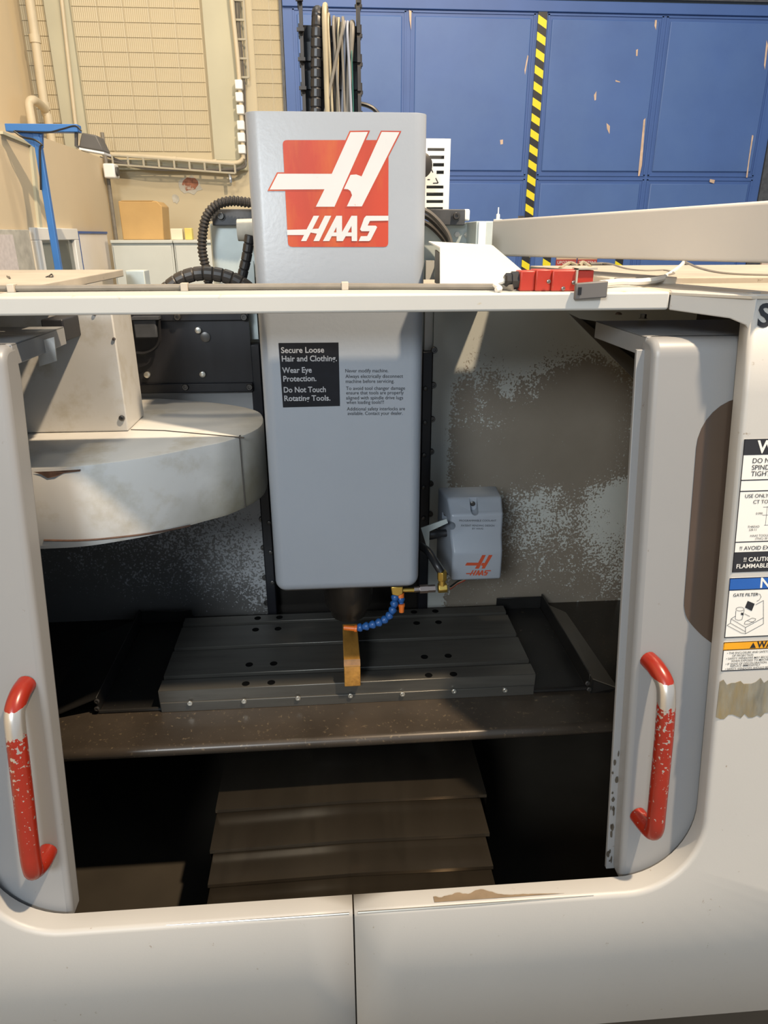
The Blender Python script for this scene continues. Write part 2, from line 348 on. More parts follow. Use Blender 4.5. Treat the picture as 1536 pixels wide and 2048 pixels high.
def handle_mat():
    """red enamel worn to bright metal at the upper bend"""
    m = mat('worn_red_handle', (.25, .018, .008), .28, vary=.10, scale=20); nt = m.node_tree; N = nt.nodes; Lk = nt.links; p = N['Principled BSDF']
    tc = N.new('ShaderNodeTexCoord'); sx = N.new('ShaderNodeSeparateXYZ'); Lk.new(tc.outputs['Generated'], sx.inputs[0])
    nz = N.new('ShaderNodeTexNoise'); nz.inputs['Scale'].default_value = 150; nz.inputs['Detail'].default_value = 5; Lk.new(tc.outputs['Object'], nz.inputs['Vector'])
    cv = N.new('ShaderNodeFloatCurve'); c = cv.mapping.curves[0]
    for a, b in ((0, .30), (.3, .335), (.60, .39), (.78, .45), (.84, .80), (.905, .85), (.93, .2), (1, .1)):
        c.points.new(a, b) if (a, b) not in ((0, .30), (1, .1)) else None
    c.points[0].location = (0, .30); c.points[-1].location = (1, .1); cv.mapping.update(); Lk.new(sx.outputs[2], cv.inputs['Value'])
    sb = N.new('ShaderNodeMath'); sb.operation = 'SUBTRACT'; Lk.new(cv.outputs[0], sb.inputs[0]); Lk.new(nz.outputs[0], sb.inputs[1])
    mr = N.new('ShaderNodeMapRange'); mr.inputs[1].default_value = -.015; mr.inputs[2].default_value = .03; Lk.new(sb.outputs[0], mr.inputs[0])
    old = p.inputs['Base Color'].links[0].from_socket
    mx = N.new('ShaderNodeMix'); mx.data_type = 'RGBA'; mx.inputs['B'].default_value = (.60, .57, .53, 1); Lk.new(old, mx.inputs['A']); Lk.new(mr.outputs[0], mx.inputs['Factor']); Lk.new(mx.outputs['Result'], p.inputs['Base Color'])
    ml = N.new('ShaderNodeMath'); ml.operation = 'MULTIPLY'; ml.inputs[1].default_value = .75; Lk.new(mr.outputs[0], ml.inputs[0]); Lk.new(ml.outputs[0], p.inputs['Metallic'])
    return m
M['handle'] = handle_mat()

# ================================================================== THE HALL
BY = 6.0                                             # back wall
struct(obj('floor', MB().box(-2.2, 8, -6, 6.3, -2.0, -1.9), M['floor']))
wb = struct(obj('wall_back', MB().box(-2.15, -.29, BY, BY+.25, -1.9, 3.2).box(3.62, 8, BY, BY+.25, -1.9, 3.2).box(-.29, 3.62, BY+.1, BY+.25, 1.60, 3.2), M['cream']))
struct(obj('wall_left', MB().box(-2.25, -2.09, -6, BY+.25, -1.9, 3.2), M['office']))

# ribbed blocks of the back wall: each its own piece
TW, TH = .178, .0905
def rib_mesh(w, h, nr):
    mb = MB(); xs = []; d = .006
    for i in range(nr*2+1): xs.append((-w/2+.004+(w-.008)*i/(nr*2), d+(.004 if i % 2 else 0)))
    prof = [(-w/2, 0), (-w/2, d)]+xs+[(w/2, d), (w/2, 0)]
    a = [Vector((x, -y, -h/2)) for x, y in prof]; b = [Vector((x, -y, h/2)) for x, y in prof]
    n = len(prof); mb.add(a+b, [(i, i+1, i+1+n, i+n) for i in range(n-1)]+[tuple(range(n)), tuple(range(2*n-1, n-1, -1))])
    return shared('brick', mb, M['tile'], sm=False)
tile = rib_mesh(TW-.004, TH-.004, 12)
xL = aY(193, 5, BY).x
z0 = aY(300, 303, BY).z
nb = 0
for r_ in range(12):
    for c in range(-5, 4):
        if c in (-2,): continue                      # plain pier beside the thin conduit
        x = xL+TW*(c+.5)
        if x < -2.07: continue
        put('brick', tile, wb, (x, BY, z0+TH*(r_+.5))); nb += 1
    for c in range(2):                               # narrow field right of the cable run
        put('brick', tile, wb, (aY(494, 5, BY).x+.03+TW*(.5+c)*.70, BY, z0+TH*(r_+.5))).scale = (.70, 1, 1)
for r_ in range(-3, 0):
    for c in range(2): put('brick', tile, wb, (aY(494, 5, BY).x+.03+TW*(.5+c)*.70, BY, z0+TH*(r_+.5))).scale = (.70, 1, 1)
xp = aY(405, 5, BY).x
p_ = obj('pier', MB().box(xp, aY(472, 5, BY).x, BY-.05, BY+.02, z0-.06, 3.1), M['cream2'], wb, bevel=.004)
x_ = xL-TW*1.5
obj('pier', MB().box(x_-TW*.5+.004, x_+TW*.5-.004, BY-.035, BY+.02, z0, 3.1), M['cream2'], wb, bevel=.004)
obj('ledge', MB().box(-2.08, aY(496, 330, BY).x, BY-.06, BY+.02, z0-.13, z0-.06), M['cream2'], wb, bevel=.005)
# chipped plaster showing brick
def blob(cx, cy, rx, ry, n=14, Y=BY-.003, seed=1):
    rnd = random.Random(seed); c = aY(cx, cy, Y); k = 4.31e-3*Y/6
    return [c+Vector((rx*k*math.cos(a)*rnd.uniform(.7, 1.15), 0, ry*k*math.sin(a)*rnd.uniform(.7, 1.15))) for a in [2*math.pi*i/n for i in range(n)]]
obj('chipped_plaster', MB().prism(blob(381, 371, 21, 16, seed=3), (0, .004, 0)), M['plaster'], wb)
obj('exposed_brick', MB().prism(blob(380, 369, 15, 12, Y=BY-.005, seed=5), (0, .003, 0)), M['brick'], wb)
obj('chipped_plaster', MB().prism(blob(351, 397, 8, 8, seed=8), (0, .004, 0)), M['plaster'], wb)

# gate: blue double-leaf metal gate with raised panels
G = thing('door_1', 'tall blue sheet-metal gate with rectangular panels at the back of the hall', None, (1.65, BY, -1.9)); G['kind'] = 'structure'
obj('gate_leaf', MB().box(-.27, 1.60, BY-.03, BY+.02, -1.88, 1.585), M['gatef'], G)
obj('gate_leaf', MB().box(1.625, 3.50, BY-.03, BY+.02, -1.88, 1.585), M['gatef'], G)
for (a, b) in ((-.17, .585), (.68, 1.535), (1.69, 2.50), (2.585, 3.40)):
    for (c, d) in ((.47, 1.475), (-.62, .385), (-1.80, -.70)):
        obj('gate_panel', MB().box(a, b, BY-.042, BY-.028, c, d), M['gate'], G, bevel=.008)
        if d > 0:
            fr = MB(); t = .012
            for q in ((a-.03, b+.03, d+.022, d+.022+t), (a-.03, b+.03, c-.022-t, c-.022), (a-.03, a-.03+t, c-.03, d+.03), (b+.03-t, b+.03, c-.03, d+.03)):
                fr.box(q[0], q[1], BY-.037, BY-.028, q[2], q[3])
            obj('panel_moulding', fr, M['gatef'], G)
obj('gate_top_rail', MB().box(-.27, 3.5, BY-.05, BY-.03, 1.515, 1.585), M['gatef'], G, bevel=.004)
obj('gate_lintel', MB().box(-.35, 3.62, BY-.06, BY+.1, 1.60, 1.78), M['bar'], G)
obj('gate_frame', MB().box(3.505, 3.62, BY-.04, BY+.1, -1.9, 1.6), M['bar'], G)
obj('gate_frame', MB().box(-.295, -.275, BY-.035, BY+.1, -1.9, 1.6), M['bar'], G)
obj('edge_strip', MB().box(1.60, 1.628, BY-.032, BY, -1.88, 1.58), M['bar'], G)
for (x, za, zb) in ((1.615, -1.8, 1.57), (1.79, -1.8, -.12), (2.40, -1.8, -.17)):
    tag(obj('hazard_tape', MB().box(x-.033, x+.033, BY-.046, BY-.0425, za, zb), M['tape'], G), 'yellow and black diagonal hazard tape')
sc_ = MB()
for pl in ([(818, 20), (823, 22), (822, 60), (819, 40)], [(1310, 40), (1314, 40), (1312, 60), (1309, 52)], [(1055, 110), (1057, 112), (1050, 150), (1049, 140)],
           [(1287, 240), (1291, 236), (1284, 330), (1279, 352), (1276, 352)], [(1188, 190), (1193, 182), (1192, 200), (1189, 201)], [(1213, 246), (1220, 252), (1219, 268), (1214, 258)],
           [(1420, 358), (1430, 360), (1428, 367), (1419, 364)], [(1533, 80), (1536, 90), (1530, 140), (1528, 130)], [(1272, 100), (1276, 98), (1275, 112), (1272, 112)],
           [(1231, 160), (1240, 163), (1240, 165), (1231, 163)], [(1000, 280), (1006, 279), (1006, 288), (1001, 289)], [(1504, 270), (1507, 271), (1499, 320), (1495, 355), (1492, 355)]):
    sc_.poly([aY(x, y, BY-.0435) for x, y in pl])
obj('paint_scrape', sc_, M['scrape'], G, fix=False)
obj('wall_patch', MB().box(3.63, 7, BY-.05, BY-.002, -1.9, 3.0), M['pink'], wb)

# printed signs low on the gate
for (a, b, labl, l1, l2) in ((1114, 1151, 'red warning sign on the gate, left of the pair under the arm', 'UPOZORN', 'NEBEZPE'), (1157, 1192, 'red warning sign on the gate, right of the pair under the arm', 'SOUZENI', 'PULACE')):
    p0 = aY(a, 500, BY-.05); p1 = aY(b, 538, BY-.05)
    t = thing('warning_sign', labl, 'sign', (p0.x, BY-.05, p1.z))
    obj('sign_board', MB().box(p0.x, p1.x, BY-.052, BY-.043, p1.z, p0.z), M['signred'], t)
    zt = aY(a, 519, BY-.05).z
    obj('sign_band', MB().box(p0.x, p1.x, BY-.054, BY-.0521, zt, p0.z), M['signtan'], t)
    tx = MB(); w = (p1.x-p0.x)*.86
    text_mb(tx, l1, (p0.x+.01, BY-.0535, zt-.034), (1, 0, 0), (0, 0, 1), .032, width=w); text_mb(tx, l2, (p0.x+.01, BY-.0535, zt-.072), (1, 0, 0), (0, 0, 1), .032, width=w)
    obj('lettering', tx, M['paper'], t, sm=False, fix=False)

# office partition along the left wall
OX = -1.60; oz = .525
po = struct(obj('wall_partition', MB().box(-2.085, OX, 1.0, 5.88, -1.9, oz), M['office']))
def onO(x, y): return aX(x, y, OX)
def opoly(name, pts, m_, out=.012, parent=po, bevel=0):
    return obj(name, MB().prism([onO(*p)+Vector((out, 0, 0)) for p in pts], (-out-.002, 0, 0)), m_, parent, bevel=bevel)
# darker proud strips standing in for the tan shadow lines of a recess
zt = onO(60, 292).z; ya = onO(2, 268).y; yb = onO(60, 292).y
opoly('shadow_strip_side', [(57, 290), (62, 292), (82, 470), (76, 470)], M['cream2'], .014)
opoly('shadow_strip_top', [(0, 262), (62, 288), (62, 293), (0, 268)], M['cream2'], .014)
# window with white frame
yw0, yw1 = onO(60, 470).y, onO(147, 470).y; zw1 = onO(60, 455).z; zw0 = zw1-.95
wn = thing('window_1', 'small white-framed window in the cream partition', None, (OX, (yw0+yw1)/2, zw0)); wn['kind'] = 'structure'
fr = MB(); t = .065
for (a, b, c, d) in ((yw0, yw1, zw1-t, zw1), (yw0, yw1, zw0, zw0+t), (yw0, yw0+t*1.2, zw0+t, zw1-t), (yw1-t*1.2, yw1, zw0+t, zw1-t)): fr.box(OX-.01, OX+.03, a, b, c, d)
obj('window_frame', fr, M['white'], wn, bevel=.004)
obj('pane', MB().box(OX-.002, OX+.008, yw0+t*1.2, yw1-t*1.2, zw0+t, zw1-t), M['glass'], wn)
# white board beside the window, notice panel with paper
yb0, yb1 = onO(152, 480).y, onO(210, 480).y; zb = onO(152, 467).z
wbd = thing('whiteboard', 'blank white board with thin blue edge right of the partition window', 'whiteboard', (OX, (yb0+yb1)/2, zb-.8))
obj('board', MB().box(OX+.002, OX+.018, yb0, yb1, zb-.8, zb), M['board'], wbd)
e = MB(); e.box(OX+.002, OX+.024, yb0-.03, yb0, zb-.8, zb+.014).box(OX+.002, OX+.024, yb0, yb1, zb, zb+.014); obj('edge_trim', e, M['labelblue'], wbd)
yn1 = onO(52, 470).y; zn = onO(20, 459).z
tag(obj('notice_board', MB().box(OX+.002, OX+.02, 3.2, yn1, zn-.9, zn), M['plaster'], bevel=.003), 'grey notice panel on the partition left of the window', 'notice board')
yp1 = onO(18, 480).y
tag(obj('notice_paper', MB().box(OX+.021, OX+.023, 3.6, yp1, zn-.5, onO(10, 469).z), M['pinkpaper']), 'printed paper sheet pinned on the grey notice panel', 'paper')

# pipes and wiring on the walls
def pipe(name, pts, r, m_, label, cat='pipe', n=6, seg=12, couplers=()):
    p = smooth(pts, n) if n else [Vector(q) for q in pts]
    t = thing(name, label, cat, tuple(min((Vector(q) for q in pts), key=lambda q: q.z)))
    obj('pipe_run', MB().tube(p, r, seg), m_, t)
    for q, ax in couplers:
        q = Vector(q); ax = Vector(ax).normalized(); obj('coupling', MB().cyl(q-ax*r*.8, q+ax*r*.8, r*1.22, seg), m_, t)
    return t
PY = 5.8
a, b = aY(55, -30, PY), aY(88, 205, PY)
pipe('downpipe', [a+Vector((0, 0, 1.2)), a, b, b-Vector((-.01, 0, .10)), b-Vector((-.01, 0, .35))], .030, M['pipe'], 'thick cream drainpipe running down the corner of the back wall', couplers=((aY(70, 78, PY), (0, 0, 1)), (aY(89, 212, PY), (0, 0, 1))))
c1, c2, c3 = aY(90, 218, PY-.02), aY(66, 200, PY-.25), aY(62, 235, PY-.3)
pipe('branch_pipe', [c1, aY(78, 207, PY-.12), c2, aY(58, 208, PY-.28), c3, c3-Vector((0, 0, .12)), c3-Vector((0, 0, .3))], .028, M['pipe'], 'bent cream branch pipe joining the corner drainpipe')
a, b = aY(120, -30, BY-.06), aY(150, 240, BY-.06)
pipe('wall_conduit', [a+Vector((0, 0, .8)), a, b, b-Vector((0, 0, .3))], .013, M['pipe'], 'thin vertical cream conduit left of the ribbed block field', n=0)
y_ = BY-.10
pipe('wall_conduit', [aY(205, 308, y_), aY(300, 314, y_), aY(440, 325, y_), aY(472, 326, y_), aY(485, 318, y_), aY(486, 300, y_), aY(478, 150, y_), aY(463, 0, y_), aY(459, -60, y_)], .016, M['pipe'], 'cream conduit running along the block field and up beside the white boxes', couplers=((aY(350, 318, y_), (1, 0, 0)), (aY(430, 324, y_), (1, 0, 0))))
# ladder tray: horizontal
def ladder(name, label, p0, p1, up, step, w):
    t = thing(name, label, 'cable tray', tuple(min((p0, p1), key=lambda q: q.z))); d = (p1-p0); L = d.length; d.normalize(); up = Vector(up)
    for s in (-1, 1): obj('rail', MB().tube([p0+up*(s*w/2), p1+up*(s*w/2)], .007, 6), M['lad'], t)
    n = int(L/step)
    for i in range(n+1): q = p0+d*(L*i/n); obj('rung', MB().tube([q-up*w/2, q+up*w/2], .008, 6), M['lad'], t)
    return t
ladder('cable_ladder', 'metal cable ladder running level below the ribbed blocks', aY(225, 320, BY-.13), aY(470, 338, BY-.13), (0, 0, 1), .105, .06)
ladder('cable_ladder', 'upright wire cable ladder beside the gate edge', aY(488, 155, BY-.06), aY(474, -40, BY-.06), (1, 0, 0), .10, .07)
for i, pts in enumerate(([(200, 315), (240, 326), (300, 338), (380, 340), (480, 337), (492, 320)], [(215, 312), (270, 332), (330, 335), (420, 341), (470, 342), (490, 328)])):
    t = obj('wall_cable', MB().tube(smooth([aY(*p, BY-.12+.01*i) for p in pts], 6), .009, 6), M['cabledark'])
    tag(t, ('dark cable drooping along the level cable ladder, upper one', 'dark cable sagging under the level cable ladder, lower one')[i], 'cable')
for i, x in enumerate((477, 481, 485)):
    tag(obj('wall_cable', MB().tube([aY(x-9, -40, BY-.05), aY(x-5, 60, BY-.05), aY(x+4, 170, BY-.05), aY(x+8, 330, BY-.05)], .007, 6), M[('cabledark', 'cablegrey', 'cabledark')[i]]), ('leftmost', 'middle', 'rightmost')[i]+' of three cables rising behind the white junction boxes', 'cable')
jw = ['topmost white junction box of the column beside the gate', 'second white junction box from the top beside the gate', 'third white junction box from the top beside the gate',
      'fourth white junction box from the top beside the gate', 'fifth white junction box from the top beside the gate', 'lowest white junction box just above the machine head corner']
for i, (x, y) in enumerate(((478, 170), (479, 195), (481, 220), (482, 251), (483, 275), (484, 299))):
    c = aY(x, y, BY-.1); t = thing('junction_box', jw[i], 'junction box', (c.x, BY-.1, c.z-.04), 'white junction boxes')
    obj('housing', MB().box(c.x-.027, c.x+.027, BY-.13, BY-.07, c.z-.030, c.z+.030), M['white'], t, bevel=.006)
    obj('gland', MB().cyl((c.x+.006, BY-.1, c.z-.030), (c.x+.006, BY-.1, c.z-.046), .009, 8), M['flood'], t)
c = aY(455, 345, BY-.1)
tag(obj('wall_hook', MB().tube(smooth([c+Vector((-.02, .1, .03)), c+Vector((0, .02, .01)), c+Vector((.02, -.03, -.03)), c+Vector((.02, -.03, -.07))], 4), .012, 8), M['steel']), 'small bright bracket under the end of the conduit', 'bracket')
c = aY(224, 343, 5.7)
t = thing('wall_socket', 'small white device with dark front at the partition corner', 'socket', (c.x, 5.7, c.z-.05))
obj('housing', MB().box(c.x-.05, c.x+.03, 5.66, 5.78, c.z-.045, c.z+.05), M['white'], t, bevel=.01); obj('dark_front', MB().cyl((c.x+.03, 5.70, c.z), (c.x+.045, 5.70, c.z), .03, 12), M['flood'], t)
a, b = aY(204, 265, 5.75), aY(233, 480, 5.75)
tag(obj('thin_pole', MB().cyl((a.x, 5.75, a.z), (a.x, 5.75, -1.9), .014, 8), M['cablegrey']), 'thin grey pole standing at the corner of the cream partition', 'pole')

# blue T-post with cable and floodlight
PYY = 4.0; px = aY(95, 400, PYY).x
pt = thing('lamp_post', 'bright blue steel post with a crossbar on top', 'post', (px, PYY, -1.9))
obj('post', MB().box(px-.016, px+.016, PYY-.016, PYY+.016, -1.9, .49), M['postblue'], pt, bevel=.003)
l, r_ = aY(15, 256, PYY), aY(159, 256, PYY)
obj('crossbar', MB().box(l.x, r_.x, PYY-.03, PYY+.03, l.z-.018, l.z+.016), M['postblue'], pt, bevel=.003)
obj('brace', MB().prism([(px-.10, PYY-.012, l.z-.018), (px+.03, PYY-.012, l.z-.018), (px+.019, PYY-.012, l.z-.085), (px-.019, PYY-.012, l.z-.085)], (0, .024, 0)), M['postblue'], pt)
obj('cable', MB().tube(smooth([aY(*p, PYY-.03) for p in ((28, 262), (45, 274), (68, 279), (84, 290), (80, 300), (82, 380))], 6), .005, 6), M['black'], pt)
obj('cable', MB().tube(smooth([aY(*p, PYY-.03) for p in ((28, 262), (60, 264), (95, 265), (125, 258), (150, 252), (163, 262))], 6), .004, 6), M['black'], pt)
fl = thing('floodlight', 'dark grey floodlight hung under the right end of the blue crossbar', 'floodlight', tuple(aY(180, 305, PYY)))
f0 = [aY(*p, PYY-.06) for p in ((163, 265), (192, 270), (208, 303), (157, 294))]
obj('housing', MB().prism(f0, (0, .12, 0)), M['flood'], fl, bevel=.006)
obj('glass', MB().prism([aY(*p, PYY-.065) for p in ((158, 295), (208, 304), (208, 308), (159, 299))], (0, .125, 0)), M['white'], fl)
obj('bracket', MB().prism([aY(*p, PYY) for p in ((149, 266), (154, 266), (154, 290), (162, 294), (160, 299), (149, 292))], (0, .02, 0)), M['flood'], fl)

# cabinets, box and packets at the back wall
CYY = 5.0
za = aY(300, 480, CYY).z; x0 = aY(223, 500, CYY).x; x1 = aY(346, 500, CYY).x
for i, (a, b) in enumerate(((x0, x1), (x1+.006, x1+.62))):
    t = thing('storage_cabinet', ('pale grey cabinet standing under the cardboard box', 'pale grey cabinet standing just left of the galvanised machine column')[i], 'cabinet', ((a+b)/2, CYY+.2, -1.9))
    obj('cabinet_body', MB().box(a, b, CYY+.015, CYY+.42, -1.9, za-.02), M['cab'], t)
    obj('cabinet_top', MB().box(a-.001, b+.001, CYY-.005, CYY+.43, za-.02, za), M['cab'], t, bevel=.004)
    obj('cabinet_door', MB().box(a+.012, b-.012, CYY, CYY+.014, -1.85, za-.035), M['cab'], t, bevel=.003)
a, b = aY(236, 402, CYY+.1), aY(328, 480, CYY+.1)
bx = thing('cardboard_box', 'brown cardboard box standing on the pale grey cabinet', 'box', ((a.x+b.x)/2, CYY+.2, za))
obj('carton', MB().prism([(a.x, CYY+.1, za), (b.x, CYY+.1, za), (b.x+.01, CYY+.1, a.z-.03), (b.x-.02, CYY+.1, a.z), (a.x, CYY+.1, a.z)], (0, .22, 0)), M['card'], bx, bevel=.006)
obj('flap', MB().box(a.x+.02, b.x-.05, CYY+.1, CYY+.31, a.z, a.z+.004), M['card'], bx)
for i, (p, q, m_, lb) in enumerate((((340, 457), (366, 480), 'note', 'cream paper packet beside the cardboard box on the cabinet'), ((368, 456), (385, 480), 'yellow', 'small yellow packet standing rightmost on the cabinet top'))):
    a, b = aY(*p, CYY+.06), aY(*q, CYY+.06)
    tag(obj('paper_packet', MB().box(a.x, b.x, CYY+.06, CYY+.12, za, a.z), M[m_], bevel=.004), lb, 'packet')

# ================================================================== THE MACHINE
EN = thing('machine_enclosure', 'large cream and grey sheet-metal enclosure with open sliding doors', 'machine enclosure', (.01, 1.2, -1.9))
# --- front panels with rolled lip around the opening
def inner_path(side):
    pts = []
    if side > 0: xs, xe, sg = .0135, .680, 1
    else: xs, xe, sg = .0105, -.657, -1
    rad = .145; zb = -1.172; n = 14; xc = xe-sg*rad
    for i in range(7): pts.append((xs+(xc-xs)*i/6, zb, (0, 1)))
    for i in range(1, n+1):
        a = i/n*math.pi/2; pts.append((xc+sg*rad*math.sin(a), zb+rad-rad*math.cos(a), (-sg*math.sin(a), math.cos(a))))
    for i in range(1, 7): pts.append((xe, zb+rad+(-.088-zb-rad)*i/6, (-sg, 0)))
    return pts
for side in (1, -1):
    P = inner_path(side); rows = []; n = len(P); r = .007
    outer = []
    for i, (x, z, nn) in enumerate(P):
        if i < 7: outer.append((x, -1.462))
        elif i < 7+14:
            k = (i-6)/14
            outer.append((x+(1.45*side-x)*min(1, k*2), -1.462 if k <= .5 else -1.462+(z+1.462)*(k-.5)*2))
        else: outer.append((1.45*side, z))
    rows.append([LP(x, z, 0) for x, z in outer])
    for k in range(6):
        a = k/5*math.pi/2; rows.append([LP(x-nn[0]*r*(1-math.sin(a)), z-nn[1]*r*(1-math.sin(a)), r*(1-math.cos(a))) for x, z, nn in P])
    rows.append([LP(x-nn[0]*.008, z-nn[1]*.008, .044) for i, (x, z, nn) in enumerate(P)])
    rows.append([LP(x-nn[0]*.038, z-nn[1]*.038, .046) for i, (x, z, nn) in enumerate(P)])
    o = obj('front_panel', MB().grid(rows), M['panel'], EN, sm=50)
    s = o.modifiers.new('sheet', 'SOLIDIFY'); s.thickness = .0025; s.offset = 1 if side > 0 else 1
obj('seam_backing', MB().hexa([LP(x, z, d) for z in (-1.46, -1.185) for (x, d) in ((-.03, .006), (.05, .006), (.05, .010), (-.03, .010))]), M['dark'], EN)
obj('machine_base', MB().box(-1.42, 1.42, 1.0, 1.95, -1.9, -1.58).box(-1.42, 1.42, .98, 1.0, -1.9, -1.45), M['dark'], EN)
obj('floor_pan', MB().box(-1.0, 1.0, .98, 1.9, -1.58, -1.55), M['floorpan'], EN)
for s in (-1, 1): obj('side_panel', MB().box(s*1.40, s*1.41, 1.0, 1.95, -1.55, -.1), M['dark'], EN)
for s in (-1, 1): obj('inner_side_panel', MB().box(s*1.0, s*1.006, 1.25, 1.9, -1.55, -.13), M['floorpan'], EN)
obj('lower_back', MB().box(-1.0, 1.0, 1.905, 1.91, -1.58, -1.25), M['dark'], EN)
sill = MB().tube([LP(.020, -1.1715, -.0005), LP(.25, -1.1715, -.0005), LP(.47, -1.1710, .0005)], .0022, 6, rad=lambda i: (.0022, .0022, .0006)[i])
obj('worn_edge', sill, M['chrome'], EN)
obj('worn_edge', MB().tube([LP(.004, -1.1715, -.0005), LP(-.15, -1.1715, -.0005), LP(-.33, -1.1710, .0005)], .0018, 6, rad=lambda i: (.0018, .0016, .0005)[i]), M['chrome'], EN)
rw = random.Random(2); up_ = []; lo_ = []
def sp_(x, dep): return LP(x, -1.1684-.008*(dep-.007)/.037, dep)
for i in range(49):
    x = .165+i*.0052
    g_ = .010*math.exp(-((x-.215)/.02)**2)+.017*math.exp(-((x-.262)/.022)**2)+.006*math.exp(-((x-.16)/.05)**2)+(.005 if x < .32 else .005*max(0, (.41-x)/.09))
    lo_.append(sp_(x, .0072)); up_.append(sp_(x, .0072+g_*1.25*rw.uniform(.85, 1.15)+.0004))
M['worn'] = mat('worn_brown_sill', (.24, .18, .12), .6, vary=.2, scale=30)
obj('worn_patch', MB().grid([lo_, up_]), M['worn'], EN, sm=False, fix=False)
# --- top beam with its corner pieces
zb0, zb1 = -.119, -.089
obj('top_beam', MB().box(-.555, .580, 1.20, 1.375, zb0, zb1), M['beam'], EN, bevel=.004)
obj('beam_corner', MB().prism([(.581, 1.20, zb1), (.682, 1.112, zb1), (.682, 1.110, -.150), (.674, 1.118, -.136), (.655, 1.135, -.127), (.581, 1.20, zb0)], (.02, .05, 0)), M['panel'], EN, bevel=.002)
obj('beam_corner', MB().prism([(-.556, 1.20, zb1), (-.659, 1.112, zb1), (-.659, 1.110, -.150), (-.651, 1.118, -.136), (-.632, 1.135, -.127), (-.556, 1.20, zb0)], (-.02, .05, 0)), M['panel'], EN, bevel=.002)
obj('roof_panel', MB().prism([(.581, 1.20, -.0905), (.672, 1.112, -.0905), (1.45, 1.112, -.0905), (1.45, 1.46, -.0905), (.54, 1.46, -.0905), (.50, 1.345, -.0905), (.581, 1.345, -.0905)], (0, 0, -.004)), M['roofp'], EN)
obj('roof_panel', MB().box(.212, .56, 1.376, 1.79, -.106, -.100), M['roofp'], EN)
obj('roof_panel', MB().box(.56, 1.45, 1.43, 2.02, -.098, -.078), M['roofp'], EN, bevel=.003)
obj('roof_panel', MB().prism([(-.555, 1.20, -.0905), (-.652, 1.112, -.0905), (-1.45, 1.112, -.0905), (-1.45, 1.345, -.0905), (-.555, 1.345, -.0905)], (0, 0, -.004)), M['roofp'], EN)
lr = [Vector((-1.45, 1.375, -.084)), aZ(50, 574, -.084), aZ(246, 539, -.084), Vector((-1.45, aZ(246, 539, -.084).y+.02, -.084))]
obj('roof_panel', MB().prism(lr, (0, 0, -.018)), M['roofp'], EN, bevel=.002)
q = aY(250, 541, 2.1); q2 = aY(292, 575, 2.1)
tb = obj('rear_box', MB().box(q.x, q2.x, 2.1, 2.16, -.35, q.z), M['galv'], EN, bevel=.003)
# --- splash sheets at the back
def sheet(name, x0, x1, z0_, z1_, Y, m_):
    nx, nz = 8, 8
    o = obj(name, MB().box(x0, x1, Y, Y+.004, z0_, z1_), m_, EN); return o
def raw_sheet(name, x0, x1, z0_, z1_, Y, m_):
    """sheet whose object coordinates equal eye-relative coordinates, so that its wear is laid out in metres"""
    me = bpy.data.meshes.new(name); mb = MB().box(x0, x1, Y, Y+.004, z0_, z1_); me.from_pydata([tuple(p) for p in mb.v], [], mb.f); me.materials.append(m_)
    o = link(name, me, EN, -Vector(EN['_org'])); return o
raw_sheet('splash_sheet', .277, 1.0, -1.30, -.125, 1.897, M['sheetR'])
raw_sheet('splash_sheet', -1.0, -.207, -1.30, -.36, 1.897, M['sheetL'])
for z_, x0_, x1_ in ((-.20, .255, .277),): obj('column_trim', MB().box(x0_, x1_, 1.915, 1.93, -.32, -.06), M['beam'], EN)
obj('column_trim', MB().box(-.207, -.19, 1.915, 1.93, -.255, -.06), M['galv'], EN)
obj('guide_rail', MB().box(.247, .275, 1.885, 1.93, -1.15, -.29), M['blackm'], EN, bevel=.003)
obj('guide_rail', MB().box(-.214, -.186, 1.885, 1.93, -1.15, -.265), M['blackm'], EN, bevel=.003)
obj('column_cover', MB().box(-.19, .25, 1.935, 1.945, -1.3, -.1), M['dark'], EN)
bolt_me = shared('bolt', MB().lathe((0, 0, 0), (0, -1, 0), [(0, .009), (.004, .009), (.006, .0075), (.006, .004), (.003, .0035), (.003, .0005)], 12), M['bolt'])
bolt_s = shared('bolt', MB().lathe((0, 0, 0), (0, -1, 0), [(0, .0065), (.003, .0065), (.004, .005), (.004, .003), (.002, .0025), (.002, .0004)], 10), M['bolt'])
bolt_t = shared('bolt', MB().lathe((0, 0, 0), (0, -1, 0), [(0, .0036), (.002, .0034), (.0028, .002), (.0028, .0004)], 10), M['nickel'])
for x, y in ((868, 700), (866, 770), (864, 838), (862, 903), (861, 967), (860, 1028)): put('bolt', bolt_me, EN, aY(x, y, 1.896))
for x, y in ((851, 777), (850, 845), (848, 910), (847, 975), (847, 1036)): put('bolt', bolt_s, EN, aY(x, y, 1.884))
for x, y in ((524, 1038), (527, 1095), (530, 1155), (533, 1205)): put('bolt', bolt_me, EN, aY(x, y, 1.896))
for x, y in ((538, 1045), (541, 1105), (545, 1165)): put('bolt', bolt_s, EN, aY(x, y, 1.884))
